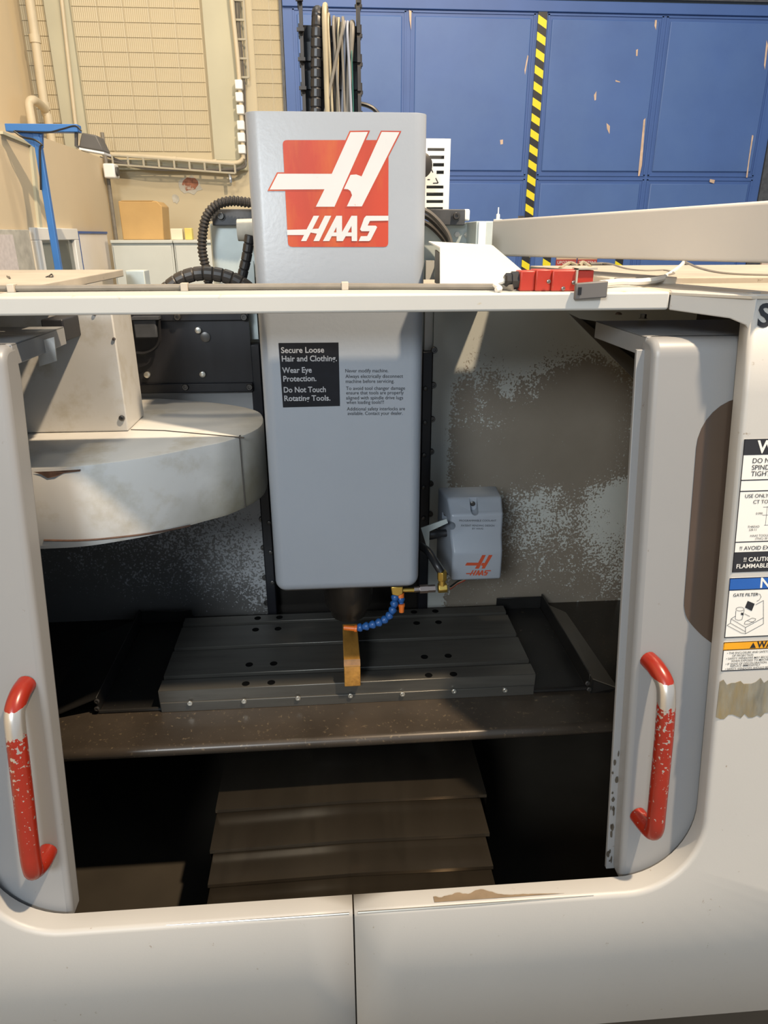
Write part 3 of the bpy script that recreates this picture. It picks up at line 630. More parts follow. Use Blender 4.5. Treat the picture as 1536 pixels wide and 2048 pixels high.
# --- black cover plate with rails, left of the head
a, b = aY(255, 650, 1.89), aY(507, 768, 1.89)
obj('black_plate', MB().box(-.55, b.x, 1.882, 1.892, aY(400, 770, 1.89).z, -.13), M['blackm'], EN)
za_, zb_ = aY(400, 766, 1.88).z, aY(400, 784, 1.88).z
obj('clamp_rail', MB().box(-.55, aY(506, 770, 1.88).x, 1.872, 1.884, zb_, za_), M['blackm'], EN, bevel=.002)
za_, zb_ = aY(400, 628, 1.88).z, aY(400, 641, 1.88).z
obj('clamp_rail', MB().box(-.55, aY(498, 640, 1.88).x, 1.872, 1.884, zb_, -.12), M['blackm'], EN, bevel=.002)
for x, y in ((355, 634), (488, 634), (371, 774), (499, 774)): put('bolt', bolt_me, EN, aY(x, y, 1.872))
pin = shared('pin', MB().lathe((0, 0, 0), (0, -1, 0), [(0, .008), (.008, .008), (.009, .006), (.009, .001)], 12), M['chrome'])
for x, y in ((295, 749), (406, 748), (397, 660)): put('pin', pin, EN, aY(x, y, 1.882))
obj('slot_screw', MB().lathe(aY(411, 674, 1.882), (0, -1, 0), [(0, .013), (.004, .013), (.005, .010), (.005, .001)], 14), M['bolt'], EN)
obj('sensor_box', MB().box(aY(268, 660, 1.85).x, aY(313, 660, 1.85).x, 1.85, 1.882, aY(300, 676, 1.85).z, aY(300, 639, 1.85).z), M['bar'], EN, bevel=.003)
obj('sensor_lid', MB().box(aY(265, 660, 1.84).x, aY(319, 660, 1.84).x, 1.845, 1.882, aY(300, 640, 1.84).z, aY(300, 634, 1.84).z), M['bar'], EN)
obj('sensor_cable', MB().tube(smooth([aY(*p, 1.86) for p in ((318, 640), (319, 680), (308, 698), (290, 706), (272, 706))], 6), .004, 6), M['black'], EN)

# --- sliding doors
def build_door(side):
    sg = 1 if side > 0 else -1
    xi = .545 if side > 0 else -.516; xo = 1.15*sg
    # door leaf is the part; its pieces are sub-parts
    prof = []                                        # side profile of the folded skin: face, rounded top, hood going back
    ztop = -.163; rr = .030
    zt_c = ztop-rr
    face = LP(xi, -1.205, .055), LP(xi, zt_c, .055)
    Yc = face[1].y+rr
    prof = [(face[0].y, -1.205), (face[1].y, zt_c)]
    for k in range(1, 7):
        a = k/6*math.pi/2; prof.append((Yc-rr*math.cos(a), zt_c+rr*math.sin(a)))
    prof += [(face[1].y+.060, ztop), (face[1].y+.060, zt_c-.03), (face[0].y+.045, -1.205)]
    leaf = obj('door', MB().prism([(xi, y, z) for y, z in prof], (xo-xi, 0, 0)), M['door'], EN, bevel=.011, seg=3)
    leaf['_org'] = EN['_org']
    yh = face[1].y+.040; xh = xi+sg*.0005
    hood = MB().box(min(xh, xo), max(xh, xo), yh, 1.44, ztop-.0035, ztop).box(min(xh, xh+sg*.003), max(xh, xh+sg*.003), yh, 1.44, ztop-.034, ztop)
    obj('hood', hood, M['door'], leaf, bevel=.0015, seg=2)
    return leaf, sg, xi, xo
leafR, sg, xi, xo = build_door(1)
def sub(o): return o                                 # sub-part origin helper: parts of EN keep EN's origin
for o in (leafR,): o['_org'] = EN['_org']
def hx(xa, xb, za, zb, da, db): return MB().hexa([LP(xa, za, da), LP(xb, za, da), LP(xb, za, db), LP(xa, za, db), LP(xa, zb, da), LP(xb, zb, da), LP(xb, zb, db), LP(xa, zb, db)])
obj('edge_rim', hx(.531, .549, -1.205, -.185, .092, .100), M['door'], leafR, bevel=.001)
rc = random.Random(11); ch = MB()
for i in range(16):
    z = -.93-.26*rc.random()**.8; x = .5325+rc.random()*.010; w_ = .0015+.003*rc.random(); h_ = .003+.008*rc.random()
    ch.poly([LP(x+w_*math.cos(t_)*rc.uniform(.6, 1), z+h_*math.sin(t_)*rc.uniform(.6, 1), .0912) for t_ in [k_*math.pi/4 for k_ in range(8)]])
tag(obj('paint_chips', ch, M['wing'], leafR, sm=False, fix=False), None, kind='stuff')
# smoked window with rounded end, let into the right door
wp = [aL(*p, .0545) for p in ((1368, 1195), (1396, 905))]
pts = [(.632, -.62), (.632, -.345)]
for k in range(1, 9): a = k/8*math.pi/2; pts.append((.632+.085-.085*math.cos(a), -.345+.085*math.sin(a)))
pts += [(1.02, -.26), (1.02, -.735), (.72, -.735)]
sc2 = smooth([Vector((.700, -.712, 0)), Vector((.667, -.686, 0)), Vector((.640, -.655, 0)), Vector((.631, -.625, 0))], 5)
pts += [(q.x, q.y) for q in sc2[:-1]]
obj('window', MB().prism([LP(x, z, .0535) for x, z in pts], (0, .003, 0)), M['smoke'], leafR)
leafL, sg, xi, xo = build_door(-1); leafL['_org'] = EN['_org']
obj('window', MB().prism([LP(-x+.02, z, .0535) for x, z in pts], (0, .003, 0)), M['smoke'], leafL)
def handle(parent, xf, xb, ztop, zbot):
    P = [LP(xf, ztop+.012, .056), LP(xf+(xb-xf)*.4, ztop+.010, .030), LP(xb, ztop-.006, .008), LP(xb+.001, ztop-.035, 0), LP(xb+.001, ztop-.09, -.002), LP((xb), (ztop+zbot)/2, -.002),
         LP(xb-.002, zbot+.05, -.002), LP(xb-.002, zbot+.012, 0), LP(xb-.003, zbot-.004, .010), LP(xf+(xb-xf)*.4, zbot-.008, .032), LP(xf, zbot-.008, .056)]
    obj('handle', MB().tube(smooth(P, 6), .0165, 16), M['handle'], parent)
handle(leafR, .572, .583, -.745, -1.045)
handle(leafL, -.546, -.549, -.738, -1.045)
hexb = shared('bolt', MB().lathe((0, 0, 0), (0, 0, 1), [(0, .009), (.001, .009), (.001, .0065), (.009, .0065), (.009, .001)], 6), M['bolt'], sm=False)
dome = shared('bolt', MB().lathe((0, 0, 0), (0, 0, 1), [(0, .013), (.003, .0125), (.007, .009), (.009, .004), (.009, .0005)], 14), M['nickel'])
domes = shared('bolt', MB().lathe((0, 0, 0), (0, 0, 1), [(0, .008), (.003, .007), (.005, .003), (.005, .0005)], 12), M['nickel'])
put('bolt', hexb, leafR, aZ(1286, 637, -.162)); put('bolt', domes, leafR, aZ(1237, 629, -.162))
for x in (37, 77): put('bolt', dome, leafL, aZ(x, 634, -.162))
o = obj('guide_block', MB().box(-.56, -.518, 1.442, 1.60, -.193, -.150), M['blackm'], leafL, bevel=.003)
obj('guide_tip', MB().box(-.56, -.517, 1.562, 1.60, -.194, -.150), M['roofp'], leafL, bevel=.002)
obj('dust_flap', MB().prism([aY(*p, 1.33) for p in ((73, 684), (108, 674), (113, 722), (79, 733))], (0, .003, 0)), M['carousel'], leafL)
# small gusset and dark shade plate under the right end of the beam
obj('gusset', MB().prism([aY(*p, 1.52) for p in ((1138, 627), (1165, 640), (1290, 735), (1290, 780))], (0, .004, 0)), M['wing'], EN)
obj('hood_shade_plate', MB().prism([aY(*p, 1.53) for p in ((1150, 636), (1300, 660), (1300, 755), (1275, 745))], (0, .004, 0)), M['floorpan'], EN)  # dark plate put in for the shaded space under the door hood
# --- printed labels on the right front panel
def lx(x, z, d=-.0033): return LP(x, z, d)
UP = Vector((0, TL, 1)).normalized(); XD = Vector((1, 0, 0))
def label_sheet(pieces, lines, name='warning_label'):
    (m0, x0, x1, z0_, z1_) = pieces[0]
    base = obj(name, MB().prism([lx(x0, z0_, -.0030), lx(x1, z0_, -.0030), lx(x1, z1_, -.0030), lx(x0, z1_, -.0030)], (0, .0006, 0)), M[m0], EN); base['_org'] = EN['_org']
    by = {}
    for (m_, a, b, c, d) in pieces[1:]: by.setdefault(m_, MB()).poly([lx(a, c, -.0033), lx(b, c, -.0033), lx(b, d, -.0033), lx(a, d, -.0033)])
    for m_, q in by.items(): obj('print_block', q, M[m_], base, sm=False, fix=False)
    by = {}
    for (m_, s, x, z, size, bold) in lines: text_mb(by.setdefault(m_, MB()), s, lx(x, z, -.0037), XD, UP, size, bold=bold)
    for m_, q in by.items(): obj('lettering', q, M[m_], base, sm=False, fix=False)
    return base
zz = lambda y: aL(1500, y).z
X0 = .683
k = 'ink'; bw = .0018
Z = {q: zz(q) for q in (877, 909, 960, 982, 1083, 1102, 1142, 1153, 1178, 1272, 1280, 1297, 1338)}
label_sheet([('paper', X0, 1.02, Z[1142], Z[877]), (k, X0, 1.02, Z[909], Z[877]), (k, X0, 1.02, Z[1142], Z[1102]), (k, X0, X0+bw, Z[1142], Z[877]), (k, X0, 1.02, Z[960], Z[960]+bw), (k, X0, 1.02, Z[982], Z[982]+bw), (k, X0, 1.02, Z[1083], Z[1083]+bw),
             (k, .735, .7355, zz(1050), zz(1012)), (k, .728, .77, zz(1014), zz(1014)+.0006), (k, .728, .77, zz(1030), zz(1030)+.0006), (k, .733, .77, zz(1050), zz(1050)+.0006)],
            [('paper', 'WARNING', .7075, zz(905), .030, .022), (k, 'DO NOT PLACE TOOLS IN', .7005, zz(925), .0118, .004), (k, 'SPINDLE UNLESS ARE', .7005, zz(938.5), .0118, .004), (k, 'TIGHT IN HOLDER', .7005, zz(951), .0118, .004),
             (k, '40 TAPER', .7345, zz(977), .0125, .01), (k, 'USE ONLY CAT 40', .6935, zz(994), .0090, .004), (k, 'CT TOOLING', .709, zz(1006), .0090, .004), (k, '0.990', .716, zz(1028), .0055, 0), (k, 'THREAD', .7035, zz(1054), .0055, 0), (k, '5/8-11', .7065, zz(1060), .0055, 0),
             (k, 'HAAS TOOLING', .7095, zz(1072), .0055, 0), (k, '(TNC) 30 DEG', .719, zz(1078), .0055, 0), (k, '!! AVOID EXCESS SPEED', .6925, zz(1098), .0100, .006), ('paper', '!! CAUTION !!', .7015, zz(1121), .0110, .012), ('paper', 'FLAMMABLE COOLANT', .6895, zz(1134), .0110, .012)])
nl = label_sheet([('paper', .680, 1.02, Z[1272], Z[1153]), ('labelblue', .680, 1.02, Z[1178], Z[1153]), (k, .680, .680+bw, Z[1272], Z[1153]), (k, .680, 1.02, Z[1153]-bw, Z[1153]), (k, .680, 1.02, Z[1178], Z[1178]+bw), (k, .680, 1.02, Z[1272], Z[1272]+bw), (k, .7635, .7653, Z[1272], Z[1178])],
            [('paper', 'NOTICE', .7355, zz(1174), .026, .022), (k, 'GATE FILTER', .689, zz(1190), .0080, .012)], 'notice_label')
# line drawing of the coolant tank on the notice label
def ln(mb, pts, w=.0007):
    pts = [aL(x, y, -.0036) for x, y in pts]
    for a, b in zip(pts, pts[1:]):
        d = (b-a).normalized(); n_ = d.cross(Vector((0, -1, TL))).normalized()*w/2; mb.poly([a-n_, b-n_, b+n_, a+n_])
dr = MB(); 
z2 = lambda x, y: (1420+x/6.4, 1140+y/6.4)
for pl in ([(270, 625), (455, 735), (685, 610)], [(270, 625), (262, 680), (455, 790)], [(455, 735), (455, 815), (685, 690), (685, 390), (585, 445)], [(262, 680), (218, 708), (400, 805), (455, 815)], [(270, 625), (325, 590)],
           [(333, 520), (325, 630), (365, 645), (410, 635), (440, 510)], [(440, 560), (510, 595)], [(440, 690), (450, 660), (540, 615), (585, 625), (580, 645), (500, 690), (455, 697), (440, 690)], [(480, 650), (560, 670)], [(600, 305), (640, 310), (655, 345), (630, 385), (598, 400)]):
    ln(dr, [z2(*p) for p in pl])
ln(dr, [z2(385+52*math.cos(t_), 500+24*math.sin(t_)) for t_ in [i*math.pi/8 for i in range(17)]])
obj('drawing', dr, M['ink'], nl, sm=False, fix=False)
obj('drawing_block', MB().poly([aL(*z2(*p), -.0036) for p in ((483, 395), (573, 432), (535, 525), (448, 480))]).poly([aL(*z2(*p), -.0036) for p in ((398, 545), (430, 550), (430, 580), (398, 575))]), M['ink'], nl, sm=False, fix=False)
wl = label_sheet([('paper', .680, 1.02, Z[1338], Z[1280]), ('labelorange', .680, 1.02, Z[1297], Z[1280]), (k, .680, .680+bw, Z[1338], Z[1280]), (k, .680, 1.02, Z[1280]-bw, Z[1280]), (k, .680, 1.02, Z[1297], Z[1297]+bw), (k, .680, 1.02, Z[1338], Z[1338]+bw)],
            [(k, 'WARNING', .7425, zz(1293.5), .0165, .03)]+[(k, s, x, zz(y), .0054, .004) for s, x, y in (('\u2022 THE ENCLOSURE AND SAFETY WINDOWS', .688, 1304), ('OF PROJECTILES', .698, 1309.5), ('\u2022 SAFETY WINDOWS MAY BECOME', .687, 1315), ('WHEN EXPOSED TO MACHINE COOLANT', .697, 1320), ('\u2022 IF SIGNS OF DISCOLORATION, CRACKS', .687, 1325.5), ('REPLACE IMMEDIATELY', .696, 1330), ('\u2022 SAFETY WINDOWS SHOULD BE REPLACED', .687, 1335.5))], 'caution_label')
obj('warning_triangle', MB().poly([LP(.729, zz(1294), -.0037), LP(.7405, zz(1294), -.0037), LP(.7348, zz(1283), -.0037)]), M['ink'], wl, sm=False, fix=False)
big = text_mb(MB(), 'S', lx(.6865, aL(1517, 652).z, -.0033), XD, UP, .050, bold=.03)
obj('model_lettering', big, M['ink'], EN, sm=False, fix=False)
# yellowed glue residue of a removed label
rnd = random.Random(4); gp = []
for i in range(46):
    x = .679+.0077*i; gp.append((x, aL(1480, 1362).z-.004+rnd.choice((0, .006, .010, .003))))
for i in range(45, -1, -1):
    x = .679+.0077*i; gp.append((x, aL(1480, 1434).z+rnd.choice((0, .004, .008))))
obj('glue_residue', MB().prism([LP(x+rnd.uniform(-.001, .001), z, -.0034) for x, z in gp], (0, .0008, 0)), M['glue'], EN, sm=False)

# ================================================================== SPINDLE HEAD
HY = 1.42
HD = thing('spindle_head', 'tall grey spindle head cover with a large red and white logo', 'spindle head', (.024, 1.6, -.89))
def rplan(x0, x1, y0, y1, r, ins, z, n=8):
    out = []
    for cx, cy_, a0 in ((x1-r, y0+r, -90), (x1-r, y1-.01, 0), (x0+r, y1-.01, 90), (x0+r, y0+r, 180)):
        rr = (r if cy_ < y1-.02 else .01)
        cx_ = cx if rr == r else (x1-.01 if cx > 0.05 else x0+.01)
        for k in range(n+1): a = R(a0+90*k/n); out.append(Vector((cx_+(rr-ins)*math.cos(a), cy_+(rr-ins)*math.sin(a), z)))
    return out
rings = [rplan(-.141, .188, HY, 1.76, .026, q[0], q[1]) for q in ((.0025, .206), (.0006, .2056), (0, .204), (0, -.733), (.0015, -.741), (.0055, -.748), (.0095, -.7525))]
hc = obj('head_cover', MB().loft(rings), M['head'], HD, sm=50)
obj('head_carriage', MB().box(-.10, .15, 1.76, 1.93, -.80, .15), M['dark'], HD)
obj('spindle_nose', MB().lathe((.0265, 1.548, -.752), (0, 0, -1), [(0, .061), (.075, .061), (.080, .059), (.10, .058), (.122, .046), (.135, .043), (.135, .02)], 32), M['nose'], HD)
obj('head_underside', MB().box(-.12, .165, 1.45, 1.75, -.765, -.752), M['dark'], HD)
H2 = lambda x, y: (440+x/3.302, y/3.302)
def decal(name, polys, m_, parent, Y, dep):
    mb = MB()
    for i_, pl in enumerate(polys): mb.poly([aY(*p, Y-dep-.00007*i_) for p in pl])
    o = obj(name, mb, m_, parent, sm=False, fix=False); return o
def rrect(x0, y0, x1, y1, x2, y2, x3, y3, r):
    C_ = [Vector((x0, y0)), Vector((x1, y1)), Vector((x2, y2)), Vector((x3, y3))]; out = []
    for i in range(4):
        c, p, n_ = C_[i], C_[i-1], C_[(i+1) % 4]
        a = c+(p-c).normalized()*r; b = c+(n_-c).normalized()*r
        for k in range(5): t = k/4; out.append(tuple((1-t)**2*a+2*t*(1-t)*c+t*t*b))
    return out
LOGO1 = [(328, 1252), (382, 1147), (738, 1148), (862, 873), (977, 871), (756, 1365), (633, 1365), (690, 1250)]
LOGO2 = [(818, 1248), (862, 1155), (900, 1152), (935, 1165), (1068, 871), (1185, 873), (937, 1363), (838, 1363), (872, 1290), (862, 1262), (845, 1250)]
HAAS = [[(443, 1518), (572, 1515), (618, 1425), (655, 1425), (570, 1592), (535, 1592), (555, 1552), (443, 1552)],
        [(598, 1535), (612, 1512), (650, 1510), (692, 1425), (735, 1425), (655, 1592), (617, 1592), (640, 1543)],
        [(768, 1425), (806, 1425), (722, 1592), (680, 1592)], [(776, 1425), (806, 1425), (806, 1592), (770, 1592), (768, 1480)], [(735, 1535), (775, 1535), (775, 1560), (725, 1560)],
        [(868, 1425), (906, 1425), (812, 1592), (772, 1592)], [(876, 1425), (906, 1425), (906, 1592), (870, 1592), (868, 1480)], [(835, 1535), (875, 1535), (875, 1560), (825, 1560)],
        [(952, 1440), (965, 1425), (1112, 1425), (1112, 1457), (990, 1459), (975, 1490), (1028, 1490), (1038, 1500), (995, 1585), (985, 1592), (916, 1592), (930, 1560), (972, 1559), (988, 1527), (935, 1527), (925, 1515)]]
grow = lambda pl, k_: [((x-sum(p[0] for p in pl)/len(pl))*k_+sum(p[0] for p in pl)/len(pl), (y-sum(p[1] for p in pl)/len(pl))*k_+sum(p[1] for p in pl)/len(pl)) for x, y in pl]
def outset(pl, d):
    out = []; n = len(pl); A = sum(pl[i][0]*pl[(i+1) % n][1]-pl[(i+1) % n][0]*pl[i][1] for i in range(n)); s_ = 1 if A > 0 else -1
    for i in range(n):
        a, b, c = (Vector(pl[j % n]) for j in (i-1, i, i+1)); e1 = (b-a).normalized(); e2 = (c-b).normalized()
        n1 = Vector((e1.y, -e1.x))*s_; n2 = Vector((e2.y, -e2.x))*s_; m_ = (n1+n2); m_ = m_/max(.45, m_.length_squared/2)
        q = b+m_*d; out.append((q.x, q.y))
    return out
dec = decal('logo_decal', [[H2(*p) for p in rrect(413, 925, 1113, 925, 1111, 1631, 450, 1631, 30)]], M['logored'], HD, HY, .0005); dec['_org'] = HD['_org']; tag(dec, 'faded red square decal with white slanted letter mark')
decal('logo_outline', [[H2(*p) for p in outset(LOGO1, 9)], [H2(*p) for p in outset(LOGO2, 8)]], M['logored'], dec, HY, .0008)
decal('logo_mark', [[H2(*p) for p in LOGO1], [H2(*p) for p in LOGO2]], M['labelwhite'], dec, HY, .0011)
decal('logo_lettering', [[H2(*p) for p in pl] for pl in HAAS], M['labelwhite'], dec, HY, .0011)
sl = decal('safety_decal', [[(557, 686), (677, 685), (680, 812), (566, 815)]], M['labelblack'], HD, HY, .0005); sl['_org'] = HD['_org']
tx = MB()
for s, x, y, w in (('Secure Loose', 562, 706, 86), ('Hair and Clothing.', 563, 723, 110), ('Wear Eye', 565, 746, 59), ('Protection.', 566, 763, 66), ('Do Not Touch', 567, 785, 84), ('Rotating Tools.', 568, 802, 92)):
    a = aY(x, y, HY-.0008); b = aY(x+w, y-1, HY-.0008); text_mb(tx, s, a, b-a, (0, 0, 1), .0160, bold=.018, width=(b-a).length)
obj('lettering', tx, M['silver'], sl, sm=False, fix=False)
tx = MB()
for s, x, y, w in (('Never modify machine.', 690, 745, 86), ('Always electrically disconnect', 691, 756, 115), ('machine before servicing.', 691, 766, 97), ('To avoid tool changer damage', 692, 780, 118), ('ensure that tools are properly', 692, 789, 115), ('aligned with spindle drive lugs', 692, 799, 114), ('when loading tools!!!', 693, 808, 75), ('Additional safety interlocks are', 694, 821, 116), ('available. Contact your dealer.', 695, 830, 110)):
    a = aY(x, y, HY-.0006); b = aY(x+w, y-.5, HY-.0006); text_mb(tx, s, a, b-a, (0, 0, 1), .0102, bold=.004, width=(b-a).length)
obj('instruction_lettering', tx, M['ink'], HD, sm=False, fix=False)

# ------------------------------------------------------------------ coolant line under the head
CL = thing('coolant_line', 'blue segmented coolant hose with brass fittings and orange nozzles', 'coolant hose', tuple(aY(700, 1262, 1.46)))
cy = 1.50
obj('brass_block', MB().prism([aY(*p, cy-.012) for p in ((782, 1174), (806, 1174), (806, 1188), (796, 1193), (784, 1190))], (0, .03, 0)), M['brass'], CL, bevel=.002)
obj('brass_pipe', MB().cyl(aY(804, 1180, cy), aY(832, 1180, cy), .0055, 10), M['brass'], CL)
obj('nickel_coupling', MB().lathe(aY(828, 1179, cy), aY(880, 1176, cy)-aY(828, 1179, cy), [(0, .007), (.014, .007), (.014, .0105), (.034, .0105), (.034, .0095), (.052, .0095)], 6), M['nickel'], CL, sm=30)
obj('brass_elbow', MB().cyl(aY(876, 1176, cy), aY(894, 1175, cy), .0125, 6), M['brass'], CL, sm=30, bevel=.0015)
obj('brass_nut', MB().cyl(aY(884, 1160, cy), aY(884, 1142, cy), .0125, 6), M['brass'], CL, sm=30, bevel=.0015)
obj('elbow_stem', MB().cyl(aY(884, 1170, cy), aY(884, 1155, cy), .009, 12), M['brass'], CL)
obj('black_hose', MB().tube(smooth([aY(882, 1144, cy), aY(872, 1128, cy+.01), aY(856, 1103, cy+.05), aY(838, 1090, cy+.10)], 6), .0095, 12), M['black'], CL)
def loc_line(pts, step, name):
    P = evenly(smooth([aY(x, y, Y_) for x, y, Y_ in pts], 10), step)
    seg_me = shared(name, MB().lathe((0, 0, 0), (0, 0, 1), [(0, .0055), (.002, .0095), (.006, .0105), (.010, .009), (.014, .0065), (.0165, .0072), (.0175, .005)], 14), M['bluepl'])
    for a, b in zip(P, P[1:]): put(name, seg_me, CL, a, (b-a).to_track_quat('Z', 'Y'))
    return P
loc_line([(791, 1190, 1.50), (789, 1204, 1.49), (785, 1222, 1.475), (772, 1238, 1.465), (752, 1247, 1.455), (730, 1253, 1.45), (708, 1257, 1.45)], .0158, 'hose_segment')
a, b = aY(711, 1257, 1.447), aY(686, 1255, 1.452)
obj('orange_nozzle', MB().lathe(a, b-a, [(-.004, .0085), (.002, .0085), (.003, .0066), (.028, .0060), (.028, .003), (.024, .003)], 16), M['orange'], CL)
obj('orange_collar', MB().cyl(aY(801, 1186, 1.50), aY(801, 1195, 1.497), .009, 12), M['orange'], CL)
loc_line([(801, 1194, 1.505), (802, 1205, 1.50), (804, 1214, 1.495)], .0125, 'hose_segment')
a, b = aY(803, 1211, 1.493), aY(803, 1226, 1.49)
obj('orange_nozzle', MB().lathe(a, b-a, [(-.004, .0085), (.002, .0085), (.003, .007), (.017, .0062), (.017, .003), (.013, .003)], 16), M['orange'], CL)

# ------------------------------------------------------------------ grey motor cover right of the head
SY = 1.60
x0, x1 = .292, .430
SPG = thing('coolant_motor_cover', 'small grey moulded motor cover with red logo beside the spindle head', 'motor cover', ((x0+x1)/2, 1.66, -.835))
zt, zb_ = aY(950, 1000, 1.64).z, -.834
prof = [(1.745, zt), (1.66, zt), (1.632, aY(950, 1024, 1.63).z), (1.624, aY(950, 1028, 1.624).z), (1.622, aY(950, 1072, 1.622).z), (1.602, aY(950, 1103, 1.602).z), (SY, aY(950, 1110, SY).z), (SY, zb_), (1.745, zb_)]
# the left flank is drafted so that it recedes
mb = MB(); A_ = []; B_ = []
for y, z in prof:
    k_ = (1.745-y)/(1.745-SY); A_.append(Vector((.276+.020*k_, y, z))); B_.append(Vector((x1+.006-.010*k_, y, z)))
n = len(prof); mb.add(A_+B_, [tuple(range(n)), tuple(range(2*n-1, n-1, -1))]+[(i, i+n, (i+1) % n+n, (i+1) % n) for i in range(n)])
cv = obj('cover', mb, M['head'], SPG, bevel=.007, seg=3)
c = aY(950, 1018, 1.63)
cut(cv, [MB().prism([(c.x+.010*math.cos(math.pi*t_/8), 1.55, c.z-.006+.010*math.sin(math.pi*t_/8)) for t_ in range(8, 17)]+[(c.x+.010, 1.55, c.z+.06), (c.x-.010, 1.55, c.z+.06)], (0, .112, 0)), MB().cyl((.300, 1.55, aY(905, 1053, 1.62).z), (.288, 1.70, aY(905, 1053, 1.62).z), .011, 16), MB().cyl((.438, 1.55, aY(1003, 1052, 1.62).z), (.438, 1.70, aY(1003, 1052, 1.62).z), .008, 14)])
put('screw', bolt_s, SPG, (c.x, 1.662, c.z+.003)); put('screw', bolt_s, SPG, (.292, 1.70, aY(905, 1053, 1.62).z+.004))
S8 = lambda x, y: (820+x/6.4, 960+y/6.4)
mp = lambda pl: [S8(705+(x-328)*(1058-705)/(1187-328), 960+(y-870)*(1135-960)/(1365-870)) for x, y in pl]
mp2 = lambda pl: [S8(718+(x-443)*(1035-718)/(1112-443), 1155+(y-1425)*(1222-1155)/(1592-1425)) for x, y in pl]
decal('logo_mark', [mp(LOGO1), mp(LOGO2)], M['logoflat'], SPG, SY, .0006); decal('logo_lettering', [mp2(p) for p in HAAS], M['logoflat'], SPG, SY, .0006)
tx = MB()
for s, x, y, w in (('PROGRAMMABLE COOLANT', 918, 1043, 74), ('PATENT PENDING DESIGN', 922, 1053, 66), ('BY HAAS', 944, 1059, 22)):
    a = aY(x, y, 1.6215); b = aY(x+w, y, 1.6215); text_mb(tx, s, a, b-a, (0, 0, 1), .0072, width=(b-a).length)
obj('embossed_lettering', tx, M['bar'], SPG, sm=False, fix=False)
obj('back_plate', MB().prism([aY(*p, 1.755) for p in ((893, 1000), (899, 989), (906, 990), (918, 1008), (915, 1150), (893, 1150), (886, 1100))], (0, .03, 0)), M['blackm'], SPG)
obj('bracket', MB().prism([aY(*p, 1.62) for p in ((842, 1056), (893, 1038), (896, 1046), (859, 1063), (858, 1098), (854, 1096))], (0, .003, 0)), M['galv'], SPG)
obj('spout_boot', MB().lathe(aY(893, 1066, 1.66), Vector((-1, 0, -.04)), [(0, .010), (.02, .010), (.026, .013), (.045, .015), (.05, .013)], 16), M['black'], SPG)
for i, (m_, d) in enumerate((('labelwhite', 0), ('redsw', 2), ('black', -2))): obj('wire', MB().tube([aY(930, 1158+d, 1.66), aY(915, 1165+d, 1.65), aY(900, 1176+d, 1.64)], .0022, 6), M[('cabletan', 'redsw', 'black')[i]], SPG)

# ================================================================== TOOL CHANGER
TC = thing('tool_changer', 'cream drum-shaped tool changer carousel left of the spindle head', 'tool changer', (-.5, 1.58, -.565))
ct = -.40; cb = -.567
o_px = [(60, 937), (130, 934), (200, 927), (300, 913), (400, 893), (455, 881), (510, 860), (527, 842), (517, 822), (470, 810), (400, 802), (330, 797), (290, 795)]
oP = [aZ(x, y, ct) for x, y in o_px]; oP = smooth(oP, 5)
front = min(p.y for p in oP); back = min(1.885, max(p.y for p in oP))
oP = [Vector((p.x, min(p.y, 1.885), 0)) for p in oP]
xm = -.66
right = [p for p in oP if p.x > xm]
left = [Vector((2*xm-p.x, p.y, 0)) for p in reversed(right)]
outl = right+left
split = max(range(len(right)), key=lambda i: -(right[i]-aZ(490, 876, ct).xy.to_3d()).length)
def drum(name, pts, cx, cyy, mat_):
    mb = MB(); r_ = []
    for (ins, z) in ((.006, ct), (.0015, ct-.0015), (0, ct-.006), (0, cb+.012), (.004, cb+.002), (.02, cb)):
        c0 = Vector((cx, cyy, 0)); r_.append([Vector((p.x, p.y, z))-(Vector((p.x, p.y, 0))-c0).normalized()*ins for p in pts])
    mb.loft(r_); return obj(name, mb, mat_, TC, sm=35)
def drum_mat():
    m = M['carousel'].copy(); m.name = 'stained_drum_paint'; nt = m.node_tree; N = nt.nodes; Lk = nt.links; p = N['Principled BSDF']; old = p.inputs['Base Color'].links[0].from_socket
    tc = N.new('ShaderNodeTexCoord'); sx = N.new('ShaderNodeSeparateXYZ'); Lk.new(tc.outputs['Object'], sx.inputs[0])
    nz = N.new('ShaderNodeTexNoise'); nz.inputs['Scale'].default_value = 14; nz.inputs['Detail'].default_value = 7; Lk.new(tc.outputs['Object'], nz.inputs['Vector'])
    a1_ = N.new('ShaderNodeMath'); a1_.operation = 'MULTIPLY_ADD'; a1_.inputs[1].default_value = -.9; Lk.new(sx.outputs[2], a1_.inputs[0]); Lk.new(sx.outputs[0], a1_.inputs[2])
    a2_ = N.new('ShaderNodeMath'); a2_.operation = 'MULTIPLY_ADD'; a2_.inputs[1].default_value = .16; Lk.new(nz.outputs[0], a2_.inputs[0]); Lk.new(a1_.outputs[0], a2_.inputs[2])
    mr = N.new('ShaderNodeMapRange'); mr.inputs[1].default_value = .19; mr.inputs[2].default_value = .36; mr.inputs[4].default_value = .85; Lk.new(a2_.outputs[0], mr.inputs[0])
    mx = N.new('ShaderNodeMix'); mx.data_type = 'RGBA'; mx.inputs['B'].default_value = (.20, .18, .12, 1); Lk.new(old, mx.inputs['A']); Lk.new(mr.outputs[0], mx.inputs['Factor']); Lk.new(mx.outputs['Result'], p.inputs['Base Color'])
    return m
drum('drum_cover', outl, xm, 1.6, drum_mat())
